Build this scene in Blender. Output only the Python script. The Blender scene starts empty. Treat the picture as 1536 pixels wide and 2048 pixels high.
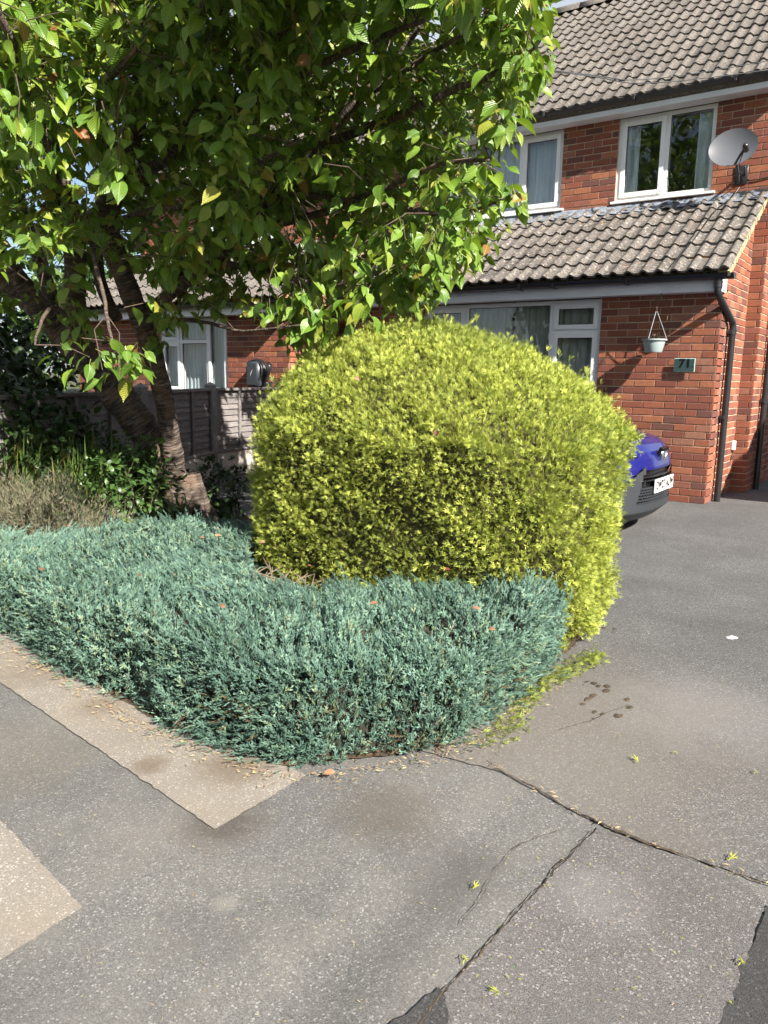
import bpy, math, random
import numpy as np
from mathutils import Vector, Matrix

# ------------------------------------------------------------------ camera, sky, sun, exposure
# World frame: X runs along the house front (to the right), Y goes from the street into the plot, Z is up.
scene = bpy.context.scene
COL = scene.collection
CAM_H, F_PX, PITCH, ROLL, YAW = 1.285, 1547.4, 0.176, 0.017, 0.612
right0 = Vector((math.cos(YAW), math.sin(YAW), 0))
fwd = Vector((-math.sin(YAW) * math.cos(PITCH), math.cos(YAW) * math.cos(PITCH), -math.sin(PITCH)))
up0 = right0.cross(fwd)
camx = right0 * math.cos(ROLL) + up0 * math.sin(ROLL)
camy = up0 * math.cos(ROLL) - right0 * math.sin(ROLL)
cam_data = bpy.data.cameras.new("camera")
cam_data.sensor_fit = 'VERTICAL'
cam_data.sensor_height = 36.0
cam_data.lens = F_PX / 2048 * 36.0
cam_data.clip_start = 0.05
cam_data.clip_end = 2000
cam = bpy.data.objects.new("camera", cam_data)
m3 = Matrix((camx, camy, -fwd)).transposed()
cam.matrix_world = Matrix.Translation((0, 0, CAM_H)) @ m3.to_4x4()
COL.objects.link(cam)
scene.camera = cam

SUN_DIR = Vector((0.757, -0.27, 0.595)).normalized()      # towards the sun
world = bpy.data.worlds.new("World")
scene.world = world
world.use_nodes = True
wn, wl = world.node_tree.nodes, world.node_tree.links
wn.clear()
w_out = wn.new('ShaderNodeOutputWorld')
w_sky = wn.new('ShaderNodeTexSky')
w_sky.sky_type = 'NISHITA'
w_sky.sun_disc = False
w_sky.sun_elevation = math.asin(SUN_DIR.z)
w_sky.sun_rotation = math.atan2(SUN_DIR.x, SUN_DIR.y)
w_sky.dust_density = 1.0
w_bg = wn.new('ShaderNodeBackground'); w_bg.inputs[1].default_value = 0.05
w_cl = wn.new('ShaderNodeBackground'); w_cl.inputs[0].default_value = (0.86, 0.91, 1.0, 1); w_cl.inputs[1].default_value = 0.33
w_tc = wn.new('ShaderNodeTexCoord')
w_mp = wn.new('ShaderNodeMapping'); w_mp.inputs['Scale'].default_value = (1.6, 1.6, 4.0)
w_no = wn.new('ShaderNodeTexNoise'); w_no.inputs['Scale'].default_value = 1.5; w_no.inputs['Detail'].default_value = 7; w_no.inputs['Roughness'].default_value = 0.55
w_rp = wn.new('ShaderNodeValToRGB'); w_rp.color_ramp.elements[0].position = 0.40; w_rp.color_ramp.elements[1].position = 0.62
w_mx = wn.new('ShaderNodeMixShader')
wl.new(w_tc.outputs['Generated'], w_mp.inputs[0]); wl.new(w_mp.outputs[0], w_no.inputs['Vector'])
wl.new(w_no.outputs[0], w_rp.inputs[0]); wl.new(w_rp.outputs[0], w_mx.inputs[0])
wl.new(w_sky.outputs[0], w_bg.inputs[0]); wl.new(w_bg.outputs[0], w_mx.inputs[1]); wl.new(w_cl.outputs[0], w_mx.inputs[2])
wl.new(w_mx.outputs[0], w_out.inputs[0])

sun_data = bpy.data.lights.new("sun", 'SUN')
sun_data.energy = 5.0
sun_data.angle = math.radians(0.55)
sun_data.color = (1.0, 0.94, 0.85)
sun = bpy.data.objects.new("sun", sun_data)
sun.rotation_euler = SUN_DIR.to_track_quat('Z', 'Y').to_euler()
sun.location = SUN_DIR * 40
COL.objects.link(sun)

scene.view_settings.view_transform = 'Standard'
scene.view_settings.look = 'None'
scene.view_settings.exposure = 1.55
scene.view_settings.gamma = 1.0
scene.view_settings.use_curve_mapping = False
try:
    scene.cycles.use_denoising = True
    scene.cycles.max_bounces = 5
    scene.cycles.diffuse_bounces = 2
    scene.cycles.glossy_bounces = 3
    scene.cycles.use_adaptive_sampling = True
    scene.cycles.adaptive_threshold = 0.03
    scene.cycles.transparent_max_bounces = 8
    scene.cycles.transmission_bounces = 4
    scene.cycles.caustics_reflective = False
    scene.cycles.caustics_refractive = False
except Exception:
    pass

# ------------------------------------------------------------------ helpers
rng = np.random.default_rng(71)
random.seed(71)
CP, SP, CT, ST = math.cos(PITCH), math.sin(PITCH), math.cos(YAW), math.sin(YAW)
CR, SR = math.cos(ROLL), math.sin(ROLL)


def sight(u, v, dist):
    """Point at horizontal distance dist on the line of sight through photo pixel (u, v)."""
    a = CR * (u - 768) + SR * (v - 1024); b = -SR * (u - 768) + CR * (v - 1024)
    x, up = a / F_PX, -b / F_PX
    Y = CP + up * SP; Z = -SP + up * CP
    d = np.array([x * CT - Y * ST, x * ST + Y * CT, Z])
    return np.array([0, 0, CAM_H]) + d / math.hypot(d[0], d[1]) * dist


def project(P):
    P = np.atleast_2d(np.asarray(P, float))
    x = P[:, 0] * CT + P[:, 1] * ST; y = -P[:, 0] * ST + P[:, 1] * CT; z = P[:, 2] - CAM_H
    zc = y * CP - z * SP; up = y * SP + z * CP
    zc = np.where(np.abs(zc) < 1e-4, 1e-4, zc)
    u = F_PX * x / zc; v = -F_PX * up / zc
    return np.c_[768 + CR * u - SR * v, 1024 + SR * u + CR * v, zc]


def in_poly(x, y, poly):
    poly = np.asarray(poly, float)
    inside = np.zeros(np.shape(x), bool)
    j = len(poly) - 1
    for i in range(len(poly)):
        xi, yi = poly[i]; xj, yj = poly[j]
        if yi != yj:
            c = ((yi > y) != (yj > y)) & (x < (xj - xi) * (y - yi) / (yj - yi) + xi)
            inside ^= c
        j = i
    return inside


def tag(o, label=None, category=None, group=None, kind=None):
    if label: o["label"] = label
    if category: o["category"] = category
    if group: o["group"] = group
    if kind: o["kind"] = kind
    return o


def link(o, parent=None):
    COL.objects.link(o)
    if parent is not None:          # every object keeps world coordinates in its own transform
        o.parent = parent
        o.matrix_parent_inverse = parent.matrix_basis.inverted()
    return o


def empty(name, loc=(0, 0, 0), rz=0.0, label=None, category=None, group=None, parent=None):
    o = bpy.data.objects.new(name, None)
    o.empty_display_size = 0.2
    o.location = loc; o.rotation_euler = (0, 0, rz)
    link(o, parent)
    return tag(o, label, category, group)


class MB:
    """Collects shapes; build() links them as one mesh object."""
    def __init__(self):
        self.v, self.f, self.a = [], [], []

    def add(self, vs, fs, att=None):
        n = len(self.v)
        self.v += [tuple(p) for p in vs]
        self.f += [tuple(i + n for i in f) for f in fs]
        self.a += (att if att is not None else [(0.0, 0.0, 0.0)] * len(vs))
        return self

    def box(self, lo, hi, bevel=0.0):
        x0, y0, z0 = lo; x1, y1, z1 = hi
        if bevel <= 0:
            return self.add([(x0, y0, z0), (x1, y0, z0), (x1, y1, z0), (x0, y1, z0), (x0, y0, z1), (x1, y0, z1), (x1, y1, z1), (x0, y1, z1)],
                            [(0, 3, 2, 1), (4, 5, 6, 7), (0, 1, 5, 4), (1, 2, 6, 5), (2, 3, 7, 6), (3, 0, 4, 7)])
        b = bevel
        vs = []
        for z, i in ((z0, b), (z0 + b, 0), (z1 - b, 0), (z1, b)):
            if i:
                vs += [(x0 + b, y0 + b, z), (x1 - b, y0 + b, z), (x1 - b, y1 - b, z), (x0 + b, y1 - b, z)]
            else:
                vs += [(x0 + b, y0, z), (x1 - b, y0, z), (x1, y0 + b, z), (x1, y1 - b, z), (x1 - b, y1, z), (x0 + b, y1, z), (x0, y1 - b, z), (x0, y0 + b, z)]
        A, B, C, D = 0, 4, 12, 20
        fs = [(A + 3, A + 2, A + 1, A), (D, D + 1, D + 2, D + 3)]
        for k in range(8):
            fs.append((B + k, B + (k + 1) % 8, C + (k + 1) % 8, C + k))
        for k in range(4):
            fs.append((A + k, A + (k + 1) % 4, B + (2 * k + 1), B + 2 * k))
            fs.append((A + (k + 1) % 4, B + (2 * k + 2) % 8, B + 2 * k + 1))
            fs.append((D + (k + 1) % 4, D + k, C + 2 * k, C + 2 * k + 1))
            fs.append((D + (k + 1) % 4, C + 2 * k + 1, C + (2 * k + 2) % 8))
        return self.add(vs, fs)

    def obox(self, c, ex, ey, ez):
        """box from centre and three half-extent vectors"""
        c, ex, ey, ez = map(Vector, (c, ex, ey, ez))
        vs = [c - ex - ey - ez, c + ex - ey - ez, c + ex + ey - ez, c - ex + ey - ez, c - ex - ey + ez, c + ex - ey + ez, c + ex + ey + ez, c - ex + ey + ez]
        return self.add(vs, [(0, 3, 2, 1), (4, 5, 6, 7), (0, 1, 5, 4), (1, 2, 6, 5), (2, 3, 7, 6), (3, 0, 4, 7)])

    def prism(self, poly, d):
        """closed prism: polygon of 3D points swept by vector d"""
        n = len(poly); d = Vector(d)
        vs = [Vector(p) for p in poly] + [Vector(p) + d for p in poly]
        return self.add(vs, [tuple(range(n - 1, -1, -1)), tuple(range(n, 2 * n))] + [(i, (i + 1) % n, n + (i + 1) % n, n + i) for i in range(n)])

    def tube(self, pts, rad, n=8, cap=True, along0=0.0):
        pts = [Vector(p) for p in pts]
        if not hasattr(rad, '__len__'): rad = [rad] * len(pts)
        t0 = (pts[1] - pts[0]).normalized()
        ref = Vector((0, 0, 1)) if abs(t0.z) < 0.9 else Vector((1, 0, 0))
        nx = t0.cross(ref).normalized(); al = along0
        vs, at = [], []
        for i, p in enumerate(pts):
            t = (pts[min(i + 1, len(pts) - 1)] - pts[max(i - 1, 0)]).normalized()
            nx = (nx - t * nx.dot(t)).normalized(); ny = t.cross(nx)
            if i: al += (p - pts[i - 1]).length
            for k in range(n):
                a = 2 * math.pi * k / n
                vs.append(p + (nx * math.cos(a) + ny * math.sin(a)) * rad[i])
                at.append((math.cos(a) * rad[i], math.sin(a) * rad[i], al))
        fs = [(i * n + k, i * n + (k + 1) % n, (i + 1) * n + (k + 1) % n, (i + 1) * n + k) for i in range(len(pts) - 1) for k in range(n)]
        if cap:
            fs += [tuple(range(n - 1, -1, -1)), tuple((len(pts) - 1) * n + k for k in range(n))]
        return self.add(vs, fs, at)

    def lathe(self, prof, c=(0, 0, 0), n=24, M=None):
        """prof: list of (r, z); revolve about local z through c"""
        vs = []
        for r, z in prof:
            for k in range(n):
                a = 2 * math.pi * k / n
                p = Vector((r * math.cos(a), r * math.sin(a), z))
                if M is not None: p = M @ p
                vs.append(p + Vector(c))
        fs = [(i * n + k, i * n + (k + 1) % n, (i + 1) * n + (k + 1) % n, (i + 1) * n + k) for i in range(len(prof) - 1) for k in range(n)]
        return self.add(vs, fs)

    def mesh(self, name, mat, smooth=False, attr=None):
        me = bpy.data.meshes.new(name)
        me.from_pydata(self.v, [], self.f)
        if mat is not None: me.materials.append(mat)
        if smooth:
            me.polygons.foreach_set('use_smooth', [True] * len(me.polygons))
        if attr:
            at = me.attributes.new(attr, 'FLOAT_VECTOR', 'POINT')
            at.data.foreach_set('vector', np.asarray(self.a, float).ravel())
        me.update()
        return me

    def build(self, name, mat, parent=None, smooth=False, attr=None, **tags):
        o = bpy.data.objects.new(name, self.mesh(name, mat, smooth, attr))
        link(o, parent)
        return tag(o, **tags)


def smooth_by_angle(o, deg=40):
    me = o.data
    me.polygons.foreach_set('use_smooth', [True] * len(me.polygons))
    try:
        me.set_sharp_from_angle(angle=math.radians(deg))
    except Exception:
        pass
    return o


def bulk_mesh(name, base_v, base_f, mats, locs, mat, tint=None, extra=None, smooth=False):
    """One mesh made of N copies of a small base shape (base_v k x 3, base_f m x 3)."""
    base_v = np.asarray(base_v, float); base_f = np.asarray(base_f, int)
    N, k, m = len(locs), len(base_v), len(base_f)
    V = np.einsum('nij,kj->nki', mats, base_v) + np.asarray(locs)[:, None, :]
    Fi = (base_f[None] + (np.arange(N) * k)[:, None, None]).reshape(-1)
    me = bpy.data.meshes.new(name)
    me.vertices.add(N * k); me.vertices.foreach_set('co', V.reshape(-1).astype(np.float32))
    me.loops.add(N * m * 3); me.loops.foreach_set('vertex_index', Fi.astype(np.int32))
    me.polygons.add(N * m)
    me.polygons.foreach_set('loop_start', (np.arange(N * m) * 3).astype(np.int32))
    me.polygons.foreach_set('use_smooth', np.full(N * m, bool(smooth)))
    me.update(calc_edges=True)
    if tint is not None:
        a = me.attributes.new('tint', 'FLOAT', 'POINT'); a.data.foreach_set('value', np.repeat(tint, k).astype(np.float32))
    for nm, vals in (extra or {}).items():
        vals = np.asarray(vals, float)
        if vals.ndim == 1:
            a = me.attributes.new(nm, 'FLOAT', 'POINT'); a.data.foreach_set('value', np.tile(vals, N).astype(np.float32))
        else:
            a = me.attributes.new(nm, 'FLOAT_VECTOR', 'POINT'); a.data.foreach_set('vector', np.tile(vals, (N, 1)).astype(np.float32).ravel())
    me.materials.append(mat)
    return me


def bulk(name, base_v, base_f, mats, locs, mat, parent=None, tint=None, extra=None, smooth=False, **tags):
    o = bpy.data.objects.new(name, bulk_mesh(name, base_v, base_f, mats, locs, mat, tint, extra, smooth))
    link(o, parent)
    return tag(o, **tags)


def unit(a):
    a = np.asarray(a, float)
    return a / np.maximum(np.linalg.norm(a, axis=-1, keepdims=True), 1e-9)


def frames(ydir, znorm, scale):
    """N rotation*scale matrices with local y -> ydir and local z near znorm."""
    y = unit(ydir); x = unit(np.cross(y, znorm)); z = np.cross(x, y)
    M = np.stack([x, y, z], axis=-1)
    s = np.asarray(scale, float)
    if s.ndim == 1: s = np.repeat(s[:, None], 3, 1)
    return M * s[:, None, :]


# ------------------------------------------------------------------ materials
class NT:
    def __init__(self, name):
        self.m = bpy.data.materials.new(name); self.m.use_nodes = True
        self.t = self.m.node_tree; self.n = self.t.nodes; self.n.clear()
        self.out = self.n.new('ShaderNodeOutputMaterial')

    def node(self, typ, ins=None, **props):
        nd = self.n.new(typ)
        for k, v in props.items(): setattr(nd, k, v)
        for k, v in (ins or {}).items(): self.put(nd.inputs[k], v)
        return nd

    def put(self, sock, v):
        if hasattr(v, 'is_output') or hasattr(v, 'links'):
            self.t.links.new(v, sock)
        elif isinstance(v, tuple) and len(v) == 3 and sock.type == 'RGBA':
            sock.default_value = (*v, 1)
        else:
            sock.default_value = v

    def coord(self, which='Object', scale=None):
        c = self.node('ShaderNodeTexCoord').outputs[which]
        if scale is not None:
            c = self.node('ShaderNodeMapping', {0: c, 'Scale': scale}).outputs[0]
        return c

    def pos(self, scale=None):
        c = self.node('ShaderNodeNewGeometry').outputs['Position']
        if scale is not None:
            c = self.node('ShaderNodeMapping', {0: c, 'Scale': scale}).outputs[0]
        return c

    def attr(self, name, out='Fac'):
        return self.node('ShaderNodeAttribute', attribute_name=name).outputs[out]

    def noise(self, vec, scale, detail=4, rough=0.55):
        return self.node('ShaderNodeTexNoise', {'Vector': vec, 'Scale': scale, 'Detail': detail, 'Roughness': rough}).outputs[0]

    def voro(self, vec, scale, feature='F1', out='Distance'):
        return self.node('ShaderNodeTexVoronoi', {'Vector': vec, 'Scale': scale}, feature=feature).outputs[out]

    def ramp(self, fac, stops, interp='LINEAR'):
        r = self.node('ShaderNodeValToRGB', {0: fac}); cr = r.color_ramp; cr.interpolation = interp
        while len(cr.elements) < len(stops): cr.elements.new(0.5)
        for e, (p, c) in zip(cr.elements, stops):
            e.position = p; e.color = (*c, 1) if hasattr(c, '__len__') else (c, c, c, 1)
        return r.outputs[0]

    def mix(self, fac, a, b, mode='MIX'):
        nd = self.node('ShaderNodeMix', data_type='RGBA', blend_type=mode)
        self.put(nd.inputs[0], fac); self.put(nd.inputs[6], a); self.put(nd.inputs[7], b)
        return nd.outputs[2]

    def math(self, op, a, b=0.0, clamp=False):
        nd = self.node('ShaderNodeMath', operation=op, use_clamp=clamp)
        self.put(nd.inputs[0], a); self.put(nd.inputs[1], b)
        return nd.outputs[0]

    def bump(self, h, strength=0.5, dist=0.005, normal=None):
        ins = {'Height': h, 'Strength': strength, 'Distance': dist}
        if normal is not None: ins['Normal'] = normal
        return self.node('ShaderNodeBump', ins).outputs[0]

    def bsdf(self, color, rough=0.8, normal=None, spec=0.3, **kw):
        p = self.node('ShaderNodeBsdfPrincipled', {'Base Color': color, 'Roughness': rough, 'Specular IOR Level': spec})
        for k, v in kw.items(): self.put(p.inputs[k], v)
        if normal is not None: self.put(p.inputs['Normal'], normal)
        return p.outputs[0]

    def finish(self, shader):
        self.t.links.new(shader, self.out.inputs[0])
        return self.m


def obj_random(t):
    """0..1 per object plus the per-piece tint of joined meshes"""
    r = t.node('ShaderNodeObjectInfo').outputs['Random']
    return t.math('FRACT', t.math('ADD', r, t.attr('tint')))


def mat_plain(name, color, rough=0.6, var=0.12, scale=6.0, bump=0.0, bscale=60, spec=0.3, **kw):
    t = NT(name); p = t.pos()
    n = t.noise(p, scale, 5)
    lo = tuple(c * (1 - var) for c in color); hi = tuple(min(1, c * (1 + var)) for c in color)
    c = t.ramp(n, [(0.3, lo), (0.7, hi)])
    nr = t.bump(t.noise(p, bscale, 3), bump, 0.004) if bump else None
    return t.finish(t.bsdf(c, rough, nr, spec, **kw))


def mat_brick(name='brick_red', warm=1.0):
    t = NT(name); p = t.pos()
    r = obj_random(t)
    base = t.ramp(r, [(0.0, (0.220, 0.076, 0.046)), (0.22, (0.275, 0.100, 0.056)), (0.42, (0.180, 0.064, 0.046)), (0.57, (0.325, 0.128, 0.068)), (0.70, (0.235, 0.094, 0.065)), (0.80, (0.125, 0.060, 0.050)), (0.90, (0.275, 0.130, 0.088))], 'CONSTANT')
    n1 = t.noise(p, 22, 6, 0.6)
    c = t.mix(t.ramp(n1, [(0.38, 0.0), (0.75, 0.55)]), base, (0.15, 0.052, 0.040))
    n2 = t.noise(t.node('ShaderNodeMapping', {0: p, 'Scale': (1, 1, 3)}).outputs[0], 60, 4)
    c = t.mix(t.ramp(n2, [(0.60, 0.0), (0.74, 0.45)]), c, (0.46, 0.25, 0.17))
    h = t.math('ADD', t.noise(p, 180, 4), t.math('MULTIPLY', n1, 0.7))
    return t.finish(t.bsdf(c, 0.88, t.bump(h, 0.5, 0.003), 0.2))


def mat_mortar():
    t = NT('mortar_sandy'); p = t.pos()
    c = t.ramp(t.noise(p, 9, 5), [(0.3, (0.40, 0.31, 0.215)), (0.7, (0.56, 0.45, 0.325))])
    return t.finish(t.bsdf(c, 0.95, t.bump(t.noise(p, 220, 4), 0.6, 0.003), 0.1))


def mat_tile(name, lichen=0.4, orange=0.0):
    t = NT(name); p = t.pos(); r = obj_random(t)
    base = t.ramp(r, [(0.0, (0.098, 0.087, 0.079)), (0.35, (0.128, 0.115, 0.104)), (0.7, (0.155, 0.139, 0.124)), (1.0, (0.112, 0.098, 0.089))])
    g = t.noise(p, 45, 6, 0.65)
    c = t.mix(t.ramp(g, [(0.40, 0.8), (0.52, 0.0)]), base, (0.055, 0.048, 0.041))
    w = t.noise(p, 26, 7, 0.7)
    c = t.mix(t.ramp(w, [(0.56, 0.0), (0.62, lichen)]), c, (0.36, 0.345, 0.31))
    if orange:
        o = t.noise(t.pos((1.7, 1.7, 1.7)), 7.5, 5, 0.7)
        c = t.mix(t.ramp(o, [(0.64, 0.0), (0.69, orange)]), c, (0.46, 0.21, 0.04))
    h = t.math('ADD', t.noise(p, 160, 5), g)
    return t.finish(t.bsdf(c, 0.92, t.bump(h, 0.6, 0.005), 0.15))


def mat_lead():
    t = NT('lead_flashing'); p = t.pos()
    n = t.noise(t.pos((1.5, 1, 4)), 9, 6, 0.7)
    c = t.ramp(n, [(0.35, (0.14, 0.16, 0.195)), (0.55, (0.27, 0.30, 0.345)), (0.70, (0.46, 0.48, 0.50))])
    b = t.noise(t.pos((1.1, 1, 2.2)), 4.2, 6, 0.75)
    k = t.ramp(b, [(0.52, 0.0), (0.56, 1.0)])
    c = t.mix(k, c, (0.012, 0.012, 0.013))
    return t.finish(t.bsdf(c, t.ramp(k, [(0, 0.42), (1, 0.7)]), t.bump(t.noise(p, 30, 5), 0.7, 0.012), 0.5, Metallic=0.25))


def mat_tarmac(name, dark, light, tan=None, chips=0.12, scale=1.0, blotch=None, fade=None):
    t = NT(name); p = t.pos()
    st = t.voro(p, 230 * scale, out='Color')
    sep = t.node('ShaderNodeSeparateColor', {0: st})
    grain = t.noise(p, 330 * scale, 2)
    base = t.ramp(sep.outputs[0], [(0.0, dark), (0.75, tuple((a + b) / 2 for a, b in zip(dark, light))), (1.0, light)])
    base = t.mix(0.45, base, t.ramp(grain, [(0.36, tuple(c * 0.6 for c in dark)), (0.66, light)]))
    chip = t.math('GREATER_THAN', sep.outputs[1], 1 - chips)
    base = t.mix(t.math('MULTIPLY', chip, 0.75), base, tuple(min(0.7, c * 1.45) for c in light))
    big = t.noise(p, 1.7, 6, 0.6)
    base = t.mix(t.ramp(big, [(0.33, 0.32), (0.62, 0.0)]), base, tuple(c * 0.55 for c in dark))
    if tan is not None:
        tn = t.noise(p, 2.6, 6, 0.65)
        base = t.mix(t.ramp(tn, [(0.42, 0.0), (0.72, 0.55)]), base, tan)
    for (cx, cy, rad, col, amt) in (fade or ()):      # dust, needles and spills: stains with a place of their own
        dv = t.node('ShaderNodeVectorMath', {0: p, 1: (cx, cy, 0)}, operation='SUBTRACT').outputs[0]
        ln = t.node('ShaderNodeVectorMath', {0: dv}, operation='LENGTH').outputs['Value']
        ln = t.math('ADD', ln, t.math('MULTIPLY', t.math('SUBTRACT', t.noise(p, 2.2 / rad + 1.5, 5), 0.5), 0.8 * rad))
        base = t.mix(t.ramp(t.math('DIVIDE', ln, rad), [(0.35, amt), (1.0, 0.0)]), base, col)
    h = t.math('ADD', t.math('MULTIPLY', sep.outputs[2], 0.5), grain)
    nr = t.bump(h, 0.7, 0.004)
    nr = t.bump(big, 0.25, 0.03, nr)
    return t.finish(t.bsdf(base, 0.9, nr, 0.25))


def mat_wood():
    t = NT('weathered_fence_wood'); p = t.pos(); r = obj_random(t)
    g = t.noise(t.pos((9, 9, 130)), 1.0, 6, 0.7)
    c = t.ramp(g, [(0.3, (0.12, 0.108, 0.102)), (0.6, (0.25, 0.23, 0.22)), (0.85, (0.36, 0.335, 0.32))])
    c = t.mix(t.math('MULTIPLY', r, 0.4), c, (0.11, 0.10, 0.095))
    return t.finish(t.bsdf(c, 0.9, t.bump(g, 0.6, 0.004), 0.15))


def mat_bark():
    t = NT('cherry_bark'); v = t.attr('bark', 'Vector')
    rings = t.noise(t.node('ShaderNodeMapping', {0: v, 'Scale': (9, 9, 60)}).outputs[0], 1.0, 5, 0.6)
    patch = t.noise(t.node('ShaderNodeMapping', {0: v, 'Scale': (9, 9, 5)}).outputs[0], 1.0, 5, 0.6)
    c = t.ramp(rings, [(0.34, (0.026, 0.020, 0.017)), (0.48, (0.075, 0.055, 0.044)), (0.60, (0.14, 0.11, 0.09)), (0.74, (0.34, 0.31, 0.28))])
    c = t.mix(t.ramp(patch, [(0.50, 0.0), (0.66, 0.6)]), c, (0.21, 0.13, 0.080))
    h = t.math('ADD', t.math('MULTIPLY', rings, 1.5), patch)
    return t.finish(t.bsdf(c, 0.75, t.bump(h, 1.0, 0.018), 0.3))


def mat_foliage(name, stops, tip=None, rough=0.5, trans=0.35, spec=0.35, noise=0.25, vein=False, tcol=None):
    """Leaves: colour by the piece's tint, optionally a differently coloured growing tip."""
    t = NT(name); r = obj_random(t)
    c = t.ramp(r, stops)
    if tip is not None:
        c = t.mix(t.math('MULTIPLY', t.attr('tip'), t.math('ADD', t.math('MULTIPLY', r, 0.7), 0.3)), c, tip)
    n = t.noise(t.pos(), 3.2, 4)
    c = t.mix(t.ramp(n, [(0.35, noise), (0.6, 0.0)]), c, tuple(a * 0.6 for a in stops[0][1]))
    nr = None
    if vein:
        lv = t.node('ShaderNodeSeparateXYZ', {0: t.attr('lv', 'Vector')})
        ax = t.math('ABSOLUTE', lv.outputs[0])
        ph = t.math('SUBTRACT', t.math('MULTIPLY', lv.outputs[1], 62), t.math('MULTIPLY', ax, 75))
        wv = t.math('SINE', ph)
        mid = t.math('LESS_THAN', ax, 0.014)
        c = t.mix(t.math('MULTIPLY', mid, 0.6), c, (0.30, 0.36, 0.10))
        c = t.mix(t.ramp(wv, [(0.86, 0.0), (1.0, 0.25)]), c, (0.22, 0.30, 0.07))
        nr = t.bump(wv, 0.4, 0.004)
    b = t.bsdf(c, rough, nr, spec)
    tr = t.node('ShaderNodeBsdfTranslucent', {0: t.mix(0.6, c, tcol) if tcol else c}).outputs[0]
    mx = t.node('ShaderNodeMixShader', {0: trans, 1: b, 2: tr}).outputs[0]
    return t.finish(mx)


def mat_glass(name='window_glass', tintc=(0.93, 0.96, 0.96), ior=1.52):
    t = NT(name)
    fc = t.node('ShaderNodeLayerWeight', {'Blend': 0.5}).outputs['Facing']
    fr = t.math('ADD', t.math('MULTIPLY', t.math('POWER', fc, 5.0), 0.93), 0.045)
    gl = t.node('ShaderNodeBsdfGlossy', {'Color': (0.95, 0.97, 1.0), 'Roughness': 0.012}).outputs[0]
    tr = t.node('ShaderNodeBsdfTransparent', {'Color': tintc}).outputs[0]
    f2 = t.math('MULTIPLY', fr, 1.15, True)
    return t.finish(t.node('ShaderNodeMixShader', {0: f2, 1: tr, 2: gl}).outputs[0])


def mat_curtain(name, a, b):
    t = NT(name)
    c = t.ramp(t.noise(t.pos((30, 30, 2)), 1.0, 3), [(0.3, a), (0.7, b)])
    d = t.bsdf(c, 0.95, None, 0.1)
    tr = t.node('ShaderNodeBsdfTranslucent', {0: c}).outputs[0]
    return t.finish(t.node('ShaderNodeMixShader', {0: 0.25, 1: d, 2: tr}).outputs[0])


M = {}
M['brick'] = mat_brick()
M['mortar'] = mat_mortar()
M['tile'] = mat_tile('roof_tile_concrete', 0.25)
M['tile_low'] = mat_tile('roof_tile_lichen', 0.75, 0.85)
M['lead'] = mat_lead()
M['upvc'] = mat_plain('white_upvc', (0.74, 0.75, 0.76), 0.35, 0.04, 2.0, spec=0.5)
M['fascia'] = mat_plain('fascia_white', (0.66, 0.67, 0.70), 0.4, 0.10, 3.0, spec=0.4)
M['terracotta'] = mat_plain('bargeboard_brown', (0.36, 0.17, 0.12), 0.6, 0.1)
M['black'] = mat_plain('black_plastic', (0.018, 0.019, 0.021), 0.32, 0.2, 5, spec=0.5)
M['gutter_grey'] = mat_plain('gutter_weathered', (0.040, 0.043, 0.048), 0.5, 0.25, 4, spec=0.4)
M['verge'] = mat_plain('verge_mortar', (0.44, 0.36, 0.21), 0.95, 0.3, 14, 0.6, 90)
M['glass'] = mat_glass()
M['curtain'] = mat_curtain('curtain_cream', (0.42, 0.42, 0.38), (0.60, 0.60, 0.55))
M['net'] = mat_curtain('net_curtain', (0.55, 0.60, 0.66), (0.80, 0.84, 0.88))
M['blue_curtain'] = mat_curtain('curtain_blue', (0.10, 0.14, 0.30), (0.16, 0.20, 0.40))
M['room'] = mat_plain('room_wall', (0.16, 0.14, 0.12), 0.9)
M['pavement'] = mat_tarmac('pavement_tarmac', (0.074, 0.072, 0.069), (0.222, 0.215, 0.205), (0.19, 0.178, 0.16), 0.05, fade=((-1.55, 1.42, 0.17, (0.055, 0.045, 0.035), 0.6), (-1.20, 1.75, 0.20, (0.085, 0.07, 0.05), 0.5), (-1.28, 1.18, 0.045, (0.30, 0.285, 0.26), 0.35), (-1.25, 1.08, 0.16, (0.08, 0.075, 0.07), 0.3), (-0.92, 1.62, 0.22, (0.07, 0.066, 0.062), 0.45), (-2.4, 1.25, 0.35, (0.13, 0.115, 0.09), 0.4)))
M['strip'] = mat_tarmac('pale_old_paving', (0.175, 0.158, 0.136), (0.36, 0.325, 0.282), (0.22, 0.183, 0.14), 0.05, fade=((-1.98, 1.50, 0.085, (0.12, 0.09, 0.065), 0.7), (-1.75, 1.66, 0.16, (0.13, 0.10, 0.07), 0.7), (-2.5, 1.68, 0.13, (0.16, 0.125, 0.09), 0.6), (-3.0, 1.70, 0.2, (0.15, 0.12, 0.09), 0.5)))
M['drive'] = mat_tarmac('driveway_tarmac', (0.050, 0.049, 0.050), (0.182, 0.178, 0.176), None, 0.06, 0.9, fade=((-1.15, 2.5, 1.15, (0.20, 0.175, 0.145), 0.45), (-0.55, 3.1, 0.5, (0.23, 0.22, 0.21), 0.3), (-0.1, 4.4, 0.9, (0.05, 0.05, 0.05), 0.25)))
M['apron'] = mat_tarmac('crossover_tarmac', (0.072, 0.067, 0.065), (0.208, 0.195, 0.189), None, 0.05, fade=((-0.55, 1.75, 0.16, (0.27, 0.26, 0.25), 0.22), (-0.42, 1.35, 0.2, (0.10, 0.095, 0.09), 0.4)))
M['dark_tarmac'] = mat_tarmac('new_dark_tarmac', (0.030, 0.030, 0.031), (0.085, 0.083, 0.080), None, 0.03)
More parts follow.
